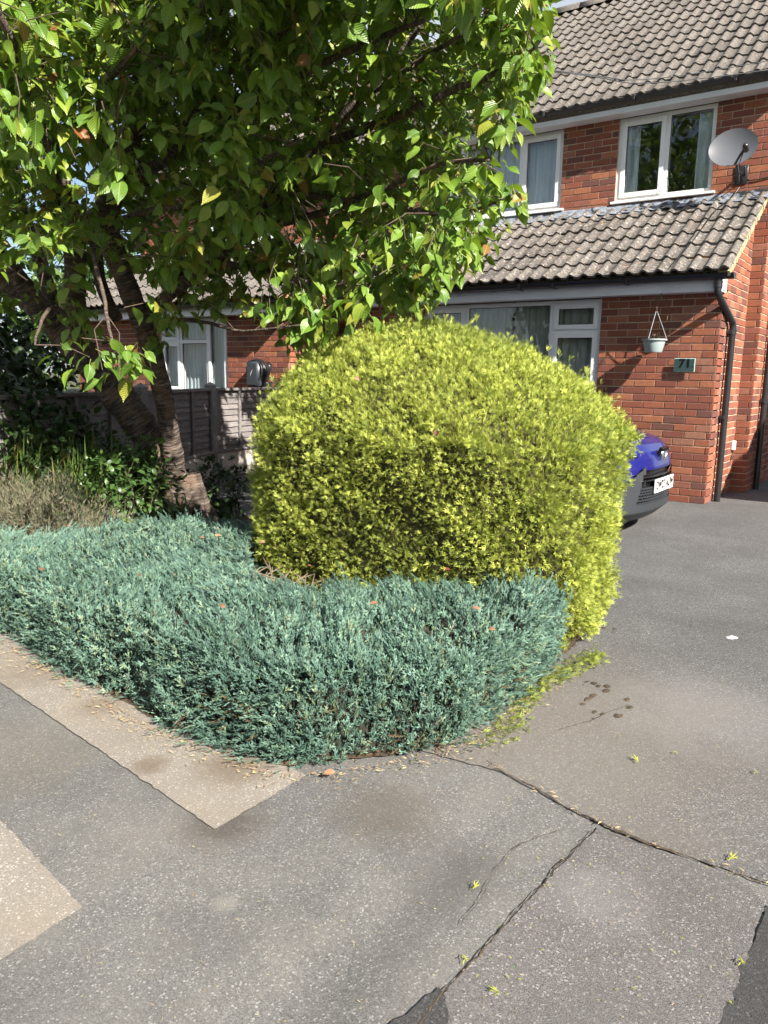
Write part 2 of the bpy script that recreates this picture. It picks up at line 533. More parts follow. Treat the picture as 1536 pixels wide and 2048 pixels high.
M['soil'] = mat_tarmac('bed_soil', (0.040, 0.028, 0.019), (0.105, 0.075, 0.050), (0.13, 0.085, 0.045), 0.06, 0.35)
M['verge_ground'] = mat_tarmac('rough_ground', (0.05, 0.055, 0.03), (0.11, 0.115, 0.06), (0.10, 0.09, 0.05), 0.05, 0.3)
M['crack'] = mat_tarmac('crack_dirt', (0.035, 0.027, 0.020), (0.10, 0.075, 0.05), (0.14, 0.10, 0.06), 0.05, 0.8)
M['wood'] = mat_wood()
M['concrete'] = mat_plain('concrete_cast', (0.46, 0.43, 0.37), 0.9, 0.16, 7, 0.5, 120)
M['post'] = mat_plain('concrete_post', (0.22, 0.215, 0.20), 0.92, 0.25, 9, 0.6, 140)
M['bark'] = mat_bark()
M['twig'] = mat_plain('twig_brown', (0.085, 0.060, 0.045), 0.8, 0.3, 20)
M['leaf'] = mat_foliage('cherry_leaf', [(0.0, (0.055, 0.125, 0.014)), (0.6, (0.125, 0.230, 0.026)), (0.88, (0.200, 0.300, 0.036)), (0.97, (0.28, 0.29, 0.040)), (1.0, (0.24, 0.07, 0.03))], None, 0.34, 0.25, 0.5, 0.15, True, (0.34, 0.52, 0.03))
M['conifer'] = mat_foliage('golden_conifer_foliage', [(0.0, (0.050, 0.090, 0.012)), (0.30, (0.125, 0.175, 0.020)), (0.6, (0.24, 0.300, 0.032)), (0.85, (0.36, 0.375, 0.048)), (0.9, (0.075, 0.17, 0.028)), (1.0, (0.11, 0.24, 0.034))], (0.68, 0.73, 0.17), 0.55, 0.22, 0.3, 0.25, tcol=(0.5, 0.55, 0.05))
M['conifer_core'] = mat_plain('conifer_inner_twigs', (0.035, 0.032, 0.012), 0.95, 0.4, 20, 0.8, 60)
M['juniper'] = mat_foliage('blue_juniper_foliage', [(0.0, (0.026, 0.062, 0.042)), (0.4, (0.050, 0.106, 0.078)), (0.70, (0.080, 0.152, 0.122)), (0.80, (0.075, 0.145, 0.080)), (0.92, (0.12, 0.185, 0.070)), (0.97, (0.23, 0.24, 0.075)), (1.0, (0.20, 0.11, 0.05))], (0.200, 0.325, 0.250), 0.6, 0.12, 0.3, 0.3)
M['juniper_dry'] = mat_foliage('juniper_inner_brown', [(0.0, (0.085, 0.055, 0.030)), (0.5, (0.16, 0.105, 0.055)), (1.0, (0.10, 0.11, 0.05))], None, 0.8, 0.1, 0.1, 0.3)
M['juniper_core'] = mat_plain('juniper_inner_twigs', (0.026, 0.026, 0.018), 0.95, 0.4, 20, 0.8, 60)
M['strap'] = mat_foliage('strap_leaf_green', [(0.0, (0.055, 0.100, 0.022)), (0.7, (0.095, 0.155, 0.034)), (0.9, (0.20, 0.20, 0.045)), (1.0, (0.30, 0.23, 0.10))], None, 0.5, 0.25, 0.3, 0.2)
M['ivy'] = mat_foliage('ivy_leaf_green', [(0.0, (0.030, 0.070, 0.016)), (0.7, (0.060, 0.120, 0.026)), (1.0, (0.11, 0.17, 0.045))], None, 0.4, 0.2, 0.45, 0.2)
M['dark_leaf'] = mat_foliage('dark_evergreen_leaf', [(0.0, (0.016, 0.036, 0.010)), (1.0, (0.038, 0.070, 0.018))], None, 0.5, 0.15, 0.3, 0.2)
M['heather'] = mat_foliage('dry_heather', [(0.0, (0.11, 0.12, 0.07)), (0.5, (0.19, 0.17, 0.12)), (1.0, (0.24, 0.16, 0.12))], (0.17, 0.23, 0.13), 0.85, 0.15, 0.1, 0.3)
M['dead_leaf'] = mat_foliage('fallen_leaf_red', [(0.0, (0.24, 0.035, 0.035)), (0.5, (0.33, 0.13, 0.085)), (1.0, (0.36, 0.22, 0.14))], None, 0.6, 0.15, 0.3, 0.1, True)
M['litter'] = mat_foliage('dry_needle_litter', [(0.0, (0.22, 0.13, 0.07)), (0.5, (0.36, 0.27, 0.16)), (1.0, (0.40, 0.36, 0.17))], None, 0.8, 0.1, 0.1, 0.1)
M['clipping'] = mat_foliage('fresh_clipping', [(0.0, (0.30, 0.34, 0.03)), (0.8, (0.42, 0.42, 0.05)), (1.0, (0.06, 0.20, 0.05))], None, 0.6, 0.2, 0.2, 0.1)

# ------------------------------------------------------------------ ground
def sheet(name, poly, z, mat, jitter=0.0, step=0.06, **tags):
    pts = []
    for i in range(len(poly)):
        a, b = np.array(poly[i], float), np.array(poly[(i + 1) % len(poly)], float)
        n = max(1, int(np.linalg.norm(b - a) / step)) if jitter else 1
        n = min(n, 120)
        for k in range(n):
            q = a + (b - a) * k / n
            if jitter and k: q = q + rng.normal(size=2) * jitter
            pts.append((q[0], q[1], z))
    mb = MB(); mb.add(pts, [tuple(range(len(pts)))])
    o = mb.build(name, mat, **tags)
    return o


sheet('ground', [(-300, -300), (300, -300), (300, 300), (-300, 300)], -0.03, M['verge_ground'], kind='structure')

# pavement as a gently sagging sheet: it has sunk beside the crossover joint
def undulate(x, y):
    sag = -0.022 * np.exp(-((x + 0.94) / 0.10) ** 2) * np.clip((2.0 - y) / 0.5, 0, 1) * np.clip((y - 0.7) / 0.5, 0, 1)
    return sag + 0.0012 * np.sin(x * 2.3 + 1) * np.sin(y * 3.1) - 0.0025


gx = np.unique(np.r_[np.linspace(-12, -3.4, 12), np.linspace(-3.4, 1.2, 140), np.linspace(1.2, 12, 12)])
gy = np.unique(np.r_[np.linspace(-8, 0.3, 10), np.linspace(0.3, 2.25, 60)])
GX, GY = np.meshgrid(gx, gy, indexing='ij')
mb = MB()
mb.add(np.c_[GX.ravel(), GY.ravel(), undulate(GX, GY).ravel()], [(i * len(gy) + j, (i + 1) * len(gy) + j, (i + 1) * len(gy) + j + 1, i * len(gy) + j + 1) for i in range(len(gx) - 1) for j in range(len(gy) - 1)])
mb.build('pavement', M['pavement'], smooth=True, kind='structure')
DRIVE_EDGE = [(-1.9, 2.10), (-1.3, 2.13), (-1.04, 2.165), (-0.88, 2.125), (-0.72, 2.075), (-0.5, 2.055), (-0.2, 2.065), (0.6, 2.09), (8, 2.15)]
sheet('driveway', DRIVE_EDGE + [(8, 14), (-7.3, 14), (-7.3, 5.0), (-3.0, 4.3), (-1.7, 3.8)], 0.002, M['drive'], 0.004, 0.03, kind='structure')
sheet('soil', [(-12, 1.95), (-3.5, 1.90), (-2.2, 1.72), (-1.62, 1.76), (-1.34, 2.08), (-1.27, 2.4), (-1.30, 3.6), (-1.7, 4.1), (-3.2, 4.6), (-7.0, 5.2), (-7.0, 6.6), (-7.35, 7.9), (-12, 9)], 0.006, M['soil'], 0.006, 0.04, kind='structure')
sheet('paving_strip', [(-9, 2.02), (-3.3, 1.618), (-3.036, 1.573), (-1.537, 1.377), (-1.525, 1.76), (-9, 2.3)], 0.003, M['strip'], 0.0022, 0.02, kind='structure')
sheet('paving_strip', [(-9, 1.75), (-2.067, 1.042), (-1.545, 0.960), (-1.54, 0.75), (-1.53, -3), (-9, -3)], 0.003, M['strip'], 0.0022, 0.02, kind='structure')
sheet('crossover', [(-0.66, 2.045), (-0.28, 2.035), (-0.205, 1.98), (-0.20, 1.5), (-0.2, 0.2), (-0.70, 0.2), (-0.705, 1.28), (-0.69, 1.55)], 0.0025, M['apron'], 0.003, 0.02, kind='structure')
sheet('dark_tarmac', [(-0.195, 1.97), (0.6, 2.06), (3, 2.06), (3, -1), (-0.21, -1), (-0.215, 1.5)], 0.003, M['dark_tarmac'], 0.004, 0.02, kind='structure')
sheet('dark_tarmac', [(-0.72, 1.26), (-0.66, 1.20), (-0.60, 1.02), (-0.58, 0.3), (-0.80, 0.3), (-0.76, 1.05)], 0.0045, M['dark_tarmac'], 0.004, 0.02, kind='structure')


def ribbon(name, pts, w, mat, z=0.0058):
    """a dirt-filled crack: a thin strip of uneven width"""
    P = []
    for i in range(len(pts) - 1):
        a, b = np.array(pts[i]), np.array(pts[i + 1])
        n = max(2, int(np.linalg.norm(b - a) / 0.012))
        for k in range(n): P.append(a + (b - a) * k / n)
    P = np.array(P + [np.array(pts[-1])])
    wob = np.cumsum(rng.normal(size=P.shape) * 0.0022, axis=0)
    wob -= np.linspace(0, 1, len(P))[:, None] * wob[-1]
    P = P + wob
    t = unit(np.gradient(P, axis=0)); nrm = np.c_[-t[:, 1], t[:, 0]]
    hw = w * (0.35 + rng.random(len(P)) * 0.9)[:, None] * (0.6 + 0.6 * np.abs(np.sin(np.arange(len(P)) * 0.11)))[:, None]
    L, Rr = P + nrm * hw, P - nrm * hw
    vs = [(*a, z) for a in L] + [(*a, z) for a in Rr]
    n = len(P)
    mb = MB(); mb.add(vs, [(i, n + i, n + i + 1, i + 1) for i in range(n - 1)])
    return mb.build(name, mat, kind='structure')


ribbon('crack', [(-1.10, 2.20), (-1.03, 2.165), (-0.90, 2.135), (-0.78, 2.09), (-0.70, 2.072)], 0.002, M['crack'])
ribbon('crack', [(-0.72, 2.075), (-0.60, 2.055), (-0.50, 2.045), (-0.42, 2.05)], 0.005, M['crack'])
ribbon('crack', [(-0.44, 2.05), (-0.32, 2.05), (-0.2, 2.06), (0.1, 2.075)], 0.002, M['crack'])
ribbon('crack', [(-0.665, 2.02), (-0.685, 1.8), (-0.69, 1.55), (-0.705, 1.3), (-0.70, 1.15)], 0.002, M['crack'])
ribbon('crack', [(-0.72, 2.01), (-0.80, 1.85), (-0.81, 1.7), (-0.79, 1.55), (-0.775, 1.45)], 0.0010, M['crack'])
ribbon('crack', [(-0.67, 2.005), (-0.60, 2.03), (-0.50, 2.035)], 0.0010, M['crack'])
ribbon('crack', [(-0.55, 4.5), (-0.62, 4.25), (-0.70, 4.12), (-0.5, 3.95), (0.2, 3.9)], 0.002, M['crack'])
ribbon('crack', [(-0.86, 2.95), (-0.92, 2.72), (-1.0, 2.55)], 0.002, M['crack'])

# ------------------------------------------------------------------ masonry helpers
CANOPY = [(-900, -900), (1080, -900), (1092, 0), (1100, 60), (1082, 110), (1088, 165), (1060, 215), (1030, 262), (1005, 300), (1000, 345), (1050, 378), (1044, 440), (1000, 480), (965, 535), (890, 560), (875, 610), (826, 632), (770, 598), (705, 640), (640, 690), (590, 690), (500, 640), (400, 600), (330, 560), (330, 700), (290, 760), (240, 815), (170, 800), (60, 770), (-900, 800)]
BUSH_POLY = [(490, 1010), (530, 870), (545, 780), (640, 675), (780, 635), (880, 628), (1000, 660), (1130, 730), (1240, 810), (1278, 880), (1240, 1000), (1200, 1150), (480, 1150)]
_brick_mesh = {}


def brick_mesh(L):
    k = round(L, 3)
    if k not in _brick_mesh:
        hx, hz, d, b = k / 2, 0.0325, 0.05, 0.003
        mb = MB()
        vs = [(-hx, d, -hz), (hx, d, -hz), (hx, d, hz), (-hx, d, hz), (-hx, b, -hz), (hx, b, -hz), (hx, b, hz), (-hx, b, hz), (-hx + b, 0, -hz + b), (hx - b, 0, -hz + b), (hx - b, 0, hz - b), (-hx + b, 0, hz - b)]
        fs = [(0, 1, 5, 4), (1, 2, 6, 5), (2, 3, 7, 6), (3, 0, 4, 7), (4, 5, 9, 8), (5, 6, 10, 9), (6, 7, 11, 10), (7, 4, 8, 11), (8, 9, 10, 11)]
        mb.add(vs, fs)
        _brick_mesh[k] = mb.mesh('brick', M['brick'])
    return _brick_mesh[k]


class Masonry:
    """Brick walls of one house: mortar slabs as parts, bricks as their pieces."""
    def __init__(self, root):
        self.root = root; self.list = []

    def wall(self, name, origin, ang, length, z0, z1, openings=(), thick=0.22, top=None, phase=0, poly=None):
        """wall starting at origin (x, y), running along ang; outside is to the right of the run"""
        ox, oy = origin; dx, dy = math.cos(ang), math.sin(ang); nx, ny = dy, -dx
        mb = MB()
        def P(a, z, out): return (ox + dx * a + nx * out, oy + dy * a + ny * out, z)
        if poly is not None:
            mb.prism([P(a, z, 0) for a, z in poly], (-nx * thick, -ny * thick, 0))
        else:
            As = sorted({0, length, *[o[0] for o in openings], *[o[1] for o in openings]})
            Zs = sorted({z0, z1, *[o[2] for o in openings], *[o[3] for o in openings]})
            for a0, a1 in zip(As[:-1], As[1:]):
                for c0, c1 in zip(Zs[:-1], Zs[1:]):
                    am, cm = (a0 + a1) / 2, (c0 + c1) / 2
                    if any(o[0] < am < o[1] and o[2] < cm < o[3] for o in openings): continue
                    mb.prism([P(a0, c0, 0), P(a1, c0, 0), P(a1, c1, 0), P(a0, c1, 0)], (-nx * thick, -ny * thick, 0))
        w = mb.build(name, M['mortar'], self.root)
        rows = int((z1 - z0) / 0.075 + 0.5)
        for k in range(rows):
            zc = z0 + 0.0375 + k * 0.075
            lim = length
            if top is not None:
                lim0 = top(zc + 0.033); 
                if lim0 is None: continue
                a_lo, a_hi = lim0
            else:
                a_lo, a_hi = 0.0, length
            a = a_lo - 0.0; first = True
            x = -0.1125 * ((k + phase) % 2)
            while x < a_hi:
                b0, b1 = max(x, a_lo), min(x + 0.215, a_hi)
                segs = [(b0, b1)]
                for o in openings:
                    if o[2] < zc < o[3]:
                        ns = []
                        for s0, s1 in segs:
                            if s1 <= o[0] or s0 >= o[1]: ns.append((s0, s1))
                            else:
                                if s0 < o[0]: ns.append((s0, o[0] - 0.004))
                                if s1 > o[1]: ns.append((o[1] + 0.004, s1))
                        segs = ns
                for s0, s1 in segs:
                    if s1 - s0 > 0.03:
                        c = (s0 + s1) / 2
                        out = 0.007 + rng.normal() * 0.0012
                        self.list.append((w, P(c, zc + rng.normal() * 0.0008, out), ang + rng.normal() * 0.004, s1 - s0, (nx, ny)))
                x += 0.225
        return w

    def finish(self, limit=300):
        n = len(self.list)
        P = np.array([b[1] for b in self.list]); uv = project(P)
        N = np.array([b[4] for b in self.list]); L = np.array([b[3] for b in self.list])
        view = np.array([0, 0]) - P[:, :2]
        dist = np.linalg.norm(view, axis=1)
        cosv = (N * view).sum(1) / dist
        score = np.clip(cosv, 0, 1) * L / dist ** 2
        vis = (uv[:, 0] > -20) & (uv[:, 0] < 1556) & (uv[:, 1] > -20) & (uv[:, 1] < 2068) & (uv[:, 2] > 0) & (cosv > 0.02)
        hid = in_poly(uv[:, 0], uv[:, 1], CANOPY) | in_poly(uv[:, 0], uv[:, 1], BUSH_POLY)
        score = score * np.where(vis, 1, 1e-4) * np.where(hid, 1e-2, 1)
        order = np.argsort(-score)
        single = set(order[:limit].tolist())
        rest = {}
        for i, (w, p, a, Ln, nn) in enumerate(self.list):
            if i in single and vis[i]:
                o = bpy.data.objects.new('brick', brick_mesh(Ln))
                o.location = p; o.rotation_euler = (0, 0, a)
                link(o, w)
            else:
                rest.setdefault(w.name, []).append((w, p, a, Ln))
        for nm, lst in rest.items():
            bv = np.array(_unit_brick_v); bf = np.array(_unit_brick_f)
            ca = np.array([[math.cos(l[2]), math.sin(l[2])] for l in lst]); Ls = np.array([l[3] for l in lst])
            R = np.zeros((len(lst), 3, 3))
            R[:, 0, 0] = ca[:, 0] * Ls / 0.215; R[:, 1, 0] = ca[:, 1] * Ls / 0.215; R[:, 0, 1] = -ca[:, 1]; R[:, 1, 1] = ca[:, 0]; R[:, 2, 2] = 1
            bulk('brick_courses', bv, bf, R, np.array([l[1] for l in lst]), M['brick'], lst[0][0], tint=rng.random(len(lst)), kind='stuff')


_m = brick_mesh(0.215)
_unit_brick_v = [tuple(v.co) for v in _m.vertices]
_unit_brick_f = []
for _p in _m.polygons:
    _i = list(_p.vertices); _unit_brick_f += [(_i[0], _i[1], _i[2]), (_i[0], _i[2], _i[3])]

# interlocking roof tile with two rolls: x across, y up the slope, z off the slope
TILE_W, TILE_L = 0.30, 0.36


def tile_shape():
    prof = []
    for r in range(2):
        x0 = r * 0.15
        prof += [(x0, 0.004), (x0 + 0.055, 0.0)]
        for k in range(5):
            s = k / 4
            prof.append((x0 + 0.068 + s * 0.068, 0.034 * math.sin(math.pi * (0.12 + 0.76 * s))))
    prof.append((0.298, 0.004))
    vs = [(x, 0.0, z + 0.025) for x, z in prof] + [(x, TILE_L, z) for x, z in prof] + [(x, 0.002, z + 0.002) for x, z in prof]
    n = len(prof); fs = []
    for i in range(n - 1):
        fs += [(i, i + 1, n + i + 1), (i, n + i + 1, n + i), (2 * n + i, 2 * n + i + 1, i + 1), (2 * n + i, i + 1, i)]
    fs += [(0, n, 2 * n), (n - 1, 3 * n - 1, 2 * n - 1)]
    return vs, fs


TILE_V, TILE_F = tile_shape()


def tile_mesh(mat):
    mb = MB(); mb.add(TILE_V, TILE_F)
    me = mb.mesh('roof_tile', mat)
    me.polygons.foreach_set('use_smooth', [True] * len(me.polygons))
    try: me.set_sharp_from_angle(angle=math.radians(50))
    except Exception: pass
    return me


TILE_MESH = {k: tile_mesh(M[k]) for k in ('tile', 'tile_low')}


class Roofing:
    def __init__(self): self.list = []

    def slope(self, part, x0, x1, eave, head, rows, mk):
        """rows of tiles from eave (y, z) up to head (y, z); returns nothing, collects"""
        n = max(1, round((x1 - x0) / TILE_W)); cw = (x1 - x0) / n
        dy, dz = head[0] - eave[0], head[1] - eave[1]; ln = math.hypot(dy, dz)
        uy, uz = dy / ln, dz / ln; g = ln / rows
        for r in range(rows):
            for c in range(n):
                jx, js, jn = rng.normal(size=3) * (0.0015, 0.004, 0.0015)
                s = r * g + js
                p = (x0 + c * cw + jx, eave[0] + uy * s - uz * jn, eave[1] + uz * s + uy * jn)
                self.list.append((part, p, uy, uz, cw / TILE_W, rng.normal() * 0.006, mk))

    def finish(self, limit=300):
        P = np.array([t[1] for t in self.list]) + np.array([0.15, 0.1, 0.1]); uv = project(P)
        d = np.linalg.norm(P - np.array([0, 0, CAM_H]), axis=1)
        vis = (uv[:, 0] > -20) & (uv[:, 0] < 1556) & (uv[:, 1] > -20) & (uv[:, 1] < 2068)
        hid = in_poly(uv[:, 0], uv[:, 1], CANOPY) | in_poly(uv[:, 0], uv[:, 1], BUSH_POLY)
        score = 1 / d ** 2 * np.where(vis, 1, 1e-3) * np.where(hid, 0.05, 1)
        order = np.argsort(-score); single = set(order[:limit].tolist()); rest = {}
        for i, (part, p, uy, uz, sx, rz, mk) in enumerate(self.list):
            Rm = Matrix(((sx, 0, 0), (0, uy, -uz), (0, uz, uy))) @ Matrix.Rotation(rz, 3, 'Z')
            if i in single and vis[i]:
                o = bpy.data.objects.new('roof_tile', TILE_MESH[mk])
                o.matrix_basis = Matrix.Translation(p) @ Rm.to_4x4()
                link(o, part)
            else:
                rest.setdefault((part.name, mk), []).append((part, p, np.array(Rm)))
        for (nm, mk), lst in rest.items():
            bulk('tile_courses', TILE_V, TILE_F, np.array([l[2] for l in lst]), np.array([l[1] for l in lst]), M[mk], lst[0][0], tint=rng.random(len(lst)), kind='stuff')


def make_window(root, x0, x1, z0, z1, y, panes, curtains=(), sill=True, depth=1.2):
    """White framed window in a wall facing -Y; panes: (x0, x1, z0, z1, opening) as fractions of the size"""
    W, H = x1 - x0, z1 - z0
    e = empty('window', ((x0 + x1) / 2, y, z0), parent=root)
    fr = MB(); ft = 0.045
    yf = y - 0.002
    fr.box((x0, yf, z0), (x0 + ft, yf + 0.07, z1)); fr.box((x1 - ft, yf, z0), (x1, yf + 0.07, z1))
    fr.box((x0 + ft, yf + 0.001, z1 - ft), (x1 - ft, yf + 0.071, z1)); fr.box((x0 + ft, yf + 0.001, z0), (x1 - ft, yf + 0.071, z0 + ft))
    for a in sorted({p[0] for p in panes if p[0] > 0.01}):
        xm = x0 + W * a
        fr.box((xm - 0.028, yf + 0.003, z0 + ft), (xm + 0.028, yf + 0.068, z1 - ft))
    for p in panes:
        if p[2] > 0.01:
            zm = z0 + H * p[2]; a0 = x0 + W * p[0]; a1 = x0 + W * p[1]
            fr.box((a0 + 0.028, yf + 0.004, zm - 0.026), (a1 - 0.028, yf + 0.067, zm + 0.026))
    fr.build('frame', M['upvc'], e)
    for p in panes:
        a0, a1 = x0 + W * p[0] + (ft if p[0] < .01 else 0.028), x0 + W * p[1] - (ft if p[1] > .99 else 0.028)
        c0, c1 = z0 + H * p[2] + (ft if p[2] < .01 else 0.026), z0 + H * p[3] - (ft if p[3] > .99 else 0.026)
        if p[4]:
            s = MB(); t = 0.055; ys = yf - 0.012
            a0 -= 0.008; a1 += 0.008; c0 -= 0.008; c1 += 0.008
            s.box((a0, ys, c0), (a0 + t, ys + 0.05, c1), 0.004); s.box((a1 - t, ys, c0), (a1, ys + 0.05, c1), 0.004)
            s.box((a0 + t - .002, ys + 0.001, c0), (a1 - t + .002, ys + 0.051, c0 + t), 0.004); s.box((a0 + t - .002, ys + 0.001, c1 - t), (a1 - t + .002, ys + 0.051, c1), 0.004)
            s.build('sash', M['upvc'], e)
            a0 += t; a1 -= t; c0 += t; c1 -= t
        g = MB(); g.box((a0 + 0.001, yf + 0.024, c0 + 0.001), (a1 - 0.001, yf + 0.030, c1 - 0.001))
        g.build('pane', M['glass'], e)
        k = MB(); q = 0.007
        k.box((a0, yf + 0.016, c0), (a0 + q, yf + 0.0235, c1)); k.box((a1 - q, yf + 0.016, c0), (a1, yf + 0.0235, c1))
        k.box((a0 + q, yf + 0.016, c0), (a1 - q, yf + 0.0235, c0 + q)); k.box((a0 + q, yf + 0.016, c1 - q), (a1 - q, yf + 0.0235, c1))
        k.build('gasket', M['black'], e)
    if sill:
        s = MB(); s.box((x0 - 0.05, y - 0.055, z0 - 0.032), (x1 + 0.05, y + 0.06, z0 - 0.002), 0.006); s.build('sill', M['upvc'], e)
    for (a0, a1, mk, amp) in curtains:
        xs = np.linspace(x0 + W * a0, x0 + W * a1, max(12, int((a1 - a0) * W / 0.012)))
        ph = rng.random() * 6
        yy = y + 0.11 + amp * (np.sin(xs * 75 + ph) + 0.5 * np.sin(xs * 133 + ph * 2))
        c = MB(); n = len(xs)
        c.add([(x, q, z0 + 0.005) for x, q in zip(xs, yy)] + [(x, y + 0.11 + (q - y - 0.11) * 0.7, z1 + 0.02) for x, q in zip(xs, yy)], [(i, i + 1, n + i + 1, n + i) for i in range(n - 1)])
        c.build('curtain', M[mk], e, smooth=True)
    r = MB(); d = depth
    r.prism([(x0 - .3, y + 0.24, z0 - .4), (x1 + .3, y + 0.24, z0 - .4), (x1 + .3, y + 0.24 + d, z0 - .4), (x0 - .3, y + 0.24 + d, z0 - .4)], (0, 0, -0.05))
    r.box((x0 - .3, y + 0.24 + d, z0 - .4), (x1 + .3, y + 0.3 + d, z1 + .3))
    r.box((x0 - .36, y + 0.24, z0 - .4), (x0 - .3, y + 0.24 + d, z1 + .3)); r.box((x1 + .3, y + 0.24, z0 - .4), (x1 + .36, y + 0.24 + d, z1 + .3))
    r.box((x0 - .3, y + 0.24, z1 + .3), (x1 + .3, y + 0.24 + d, z1 + .35))
    r.build('room', M['room'], e)
    return e


def half_round(mb, x0, x1, y, z, r, t=0.004, n=10):
    """open gutter trough along x with its stop ends"""
    vs = []
    for x in (x0, x1):
        for rr in (r, r - t):
            for k in range(n + 1):
                a = math.pi + math.pi * k / n
                vs.append((x, y + rr * math.cos(a), z + rr * math.sin(a)))
    q = n + 1; fs = []
    for k in range(n):
        fs += [(k, k + 1, 2 * q + k + 1, 2 * q + k), (q + k + 1, q + k, 3 * q + k, 3 * q + k + 1)]
    fs += [(0, 2 * q, 3 * q, q), (q - 1, 2 * q - 1, 4 * q - 1, 3 * q - 1)]
    fs += [tuple(range(q)), tuple(range(3 * q - 1, 2 * q - 1, -1))]
    mb.add(vs, fs)
    return mb


# ------------------------------------------------------------------ the house with number 71
XR, XL = -1.853, -6.61            # lean-to ends
YF, YM = 8.466, 9.674             # lean-to front, main wall front
XG = -1.70                        # gable end of the main block
XP = -7.02                        # party line
house = empty('brick_house', ((XR + XP) / 2, YM, 0), label='red brick house with white windows and a tiled lean-to, right behind the hedges', category='house')
mas = Masonry(house)
LOW_WIN = (-5.36, -3.09, 0.95, 2.135)
mas.wall('front_wall', (XL, YF), 0.0, XR - XL, 0.0, 2.16, [(LOW_WIN[0] - XL, LOW_WIN[1] - XL, LOW_WIN[2], LOW_WIN[3] + 0.1)], 0.22, phase=1)
slope_k = (3.18 - 2.25) / (YM - 8.30)
mas.wall('side_wall', (XR, YF), math.pi / 2, YM - YF, 0.0, 3.15, (), 0.2, top=lambda z: ((max(0.0, (z - 2.25) / slope_k + (8.30 - YF)), YM - YF) if z < 3.08 else None),
         poly=[(0.002, 0), (YM - YF, 0), (YM - YF, 3.15), (0.002, 2.25 + slope_k * (YF - 8.30))])
mas.wall('upper_wall', (XP, YM), 0.0, XG - XP, 3.15, 4.42, [(-6.12 - XP, -4.154 - XP, 3.385, 4.45), (-3.452 - XP, -2.349 - XP, 3.39, 4.45)], 0.22)
mas.wall('lower_main_wall', (XP, YM + 0.001), 0.0, XG - XP - 0.001, 0.0, 3.15, (), 0.22)
mas.wall('gable_wall', (XG, YM), math.pi / 2, 5.6, 0.0, 6.2, (), 0.22, top=lambda z: ((0, 5.6) if z < 4.4 else ((z - 4.4) / 0.79, 5.6 - (z - 4.4) / 0.79)),
         poly=[(0.002, 0), (5.6, 0), (5.6, 4.4), (2.8, 6.62), (0.002, 4.4)])
mas.finish(300)
b = MB(); b.box((XP, 15.1, 0), (XG - 0.01, 15.27, 4.4)); b.build('rear_wall', M['mortar'], house)

roofing = Roofing()
EAVE_M, RIDGE_M = (9.37, 4.435), (12.48, 6.905)
deck = MB(); deck.prism([(XP, 9.42, 4.42), (XP, 12.48, 6.85), (XP, 15.6, 4.42), (XP, 15.5, 4.35), (XP, 12.48, 6.72), (XP, 9.5, 4.36)], (XG - XP + 0.1, 0, 0))
main_roof = deck.build('main_roof', M['tile'], house)
roofing.slope(main_roof, XP + 0.02, XG + 0.14, EAVE_M, RIDGE_M, 14, 'tile')
EAVE_L, HEAD_L = (8.125, 2.315), (9.655, 3.275)
deck = MB(); deck.prism([(XL - 0.03, 8.22, 2.33), (XL - 0.03, 9.67, 3.25), (XL - 0.03, 9.67, 3.17), (XL - 0.03, 8.26, 2.28)], (XR - XL + 0.06, 0, 0))
low_roof = deck.build('lean_to_roof', M['tile_low'], house)
roofing.slope(low_roof, XL - 0.05, XR + 0.115, EAVE_L, HEAD_L, 6, 'tile_low')
roofing.finish(300)
rm = MB()
for k in range(12):
    xa = XP + 0.02 + k * (XG - XP + 0.1) / 12; xb = xa + (XG - XP + 0.1) / 12 + 0.02
    rr = 0.12 + 0.008 * (k % 2)
    c = MB(); n = 10
    vs = [(x, 12.48 + rr * math.cos(math.pi * i / n), 6.885 + rr * math.sin(math.pi * i / n)) for x in (xa, xb) for i in range(n + 1)]
    c.add(vs, [(i, n + 1 + i, n + 2 + i, i + 1) for i in range(n)] + [tuple(range(n + 1)), tuple(range(2 * n + 1, n, -1))])
    c.build('ridge_tile', M['tile'], main_roof, smooth=True)
vm = MB(); vm.prism([(XR + 0.095, 8.17, 2.315), (XR + 0.095, 9.66, 3.25), (XR + 0.095, 9.66, 3.205), (XR + 0.095, 8.21, 2.285)], (-0.10, 0, 0))
for k in range(60):                                   # bedding mortar squeezed out unevenly under the verge tiles
    s = k / 59; y, z = 8.18 + s * 1.47, 2.305 + s * 0.925
    vm.obox((XR + 0.093 + rng.random() * 0.012, y, z + rng.normal() * 0.006), (0.012, 0, 0), (0, 0.016, 0.010), (0, -0.012, 0.02 + rng.random() * 0.008))
vm.build('verge_mortar', M['verge'], low_roof)
fl = MB(); n = 90
xs = np.linspace(XL - 0.05, XG - 0.002, n)
roll = 0.016 * np.maximum(0, np.sin((xs + 6.56) / 0.1535 * 2 * math.pi)) + rng.normal(size=n) * 0.003
low = [(x, 9.50 + rng.normal() * 0.006, 3.215 + r) for x, r in zip(xs, roll)]
mid = [(x, YM - 0.020 + rng.normal() * 0.004, 3.29 + rng.normal() * 0.004) for x in xs]
top = [(x, YM - 0.014 + rng.normal() * 0.002, 3.345 + rng.normal() * 0.004) for x in xs]
back = [(x, YM + 0.01, 3.35) for x in xs]
fl.add(low + mid + top + back, [(k * n + i, k * n + i + 1, (k + 1) * n + i + 1, (k + 1) * n + i) for k in range(3) for i in range(n - 1)])
fl.build('lead_flashing', M['lead'], house, smooth=True)

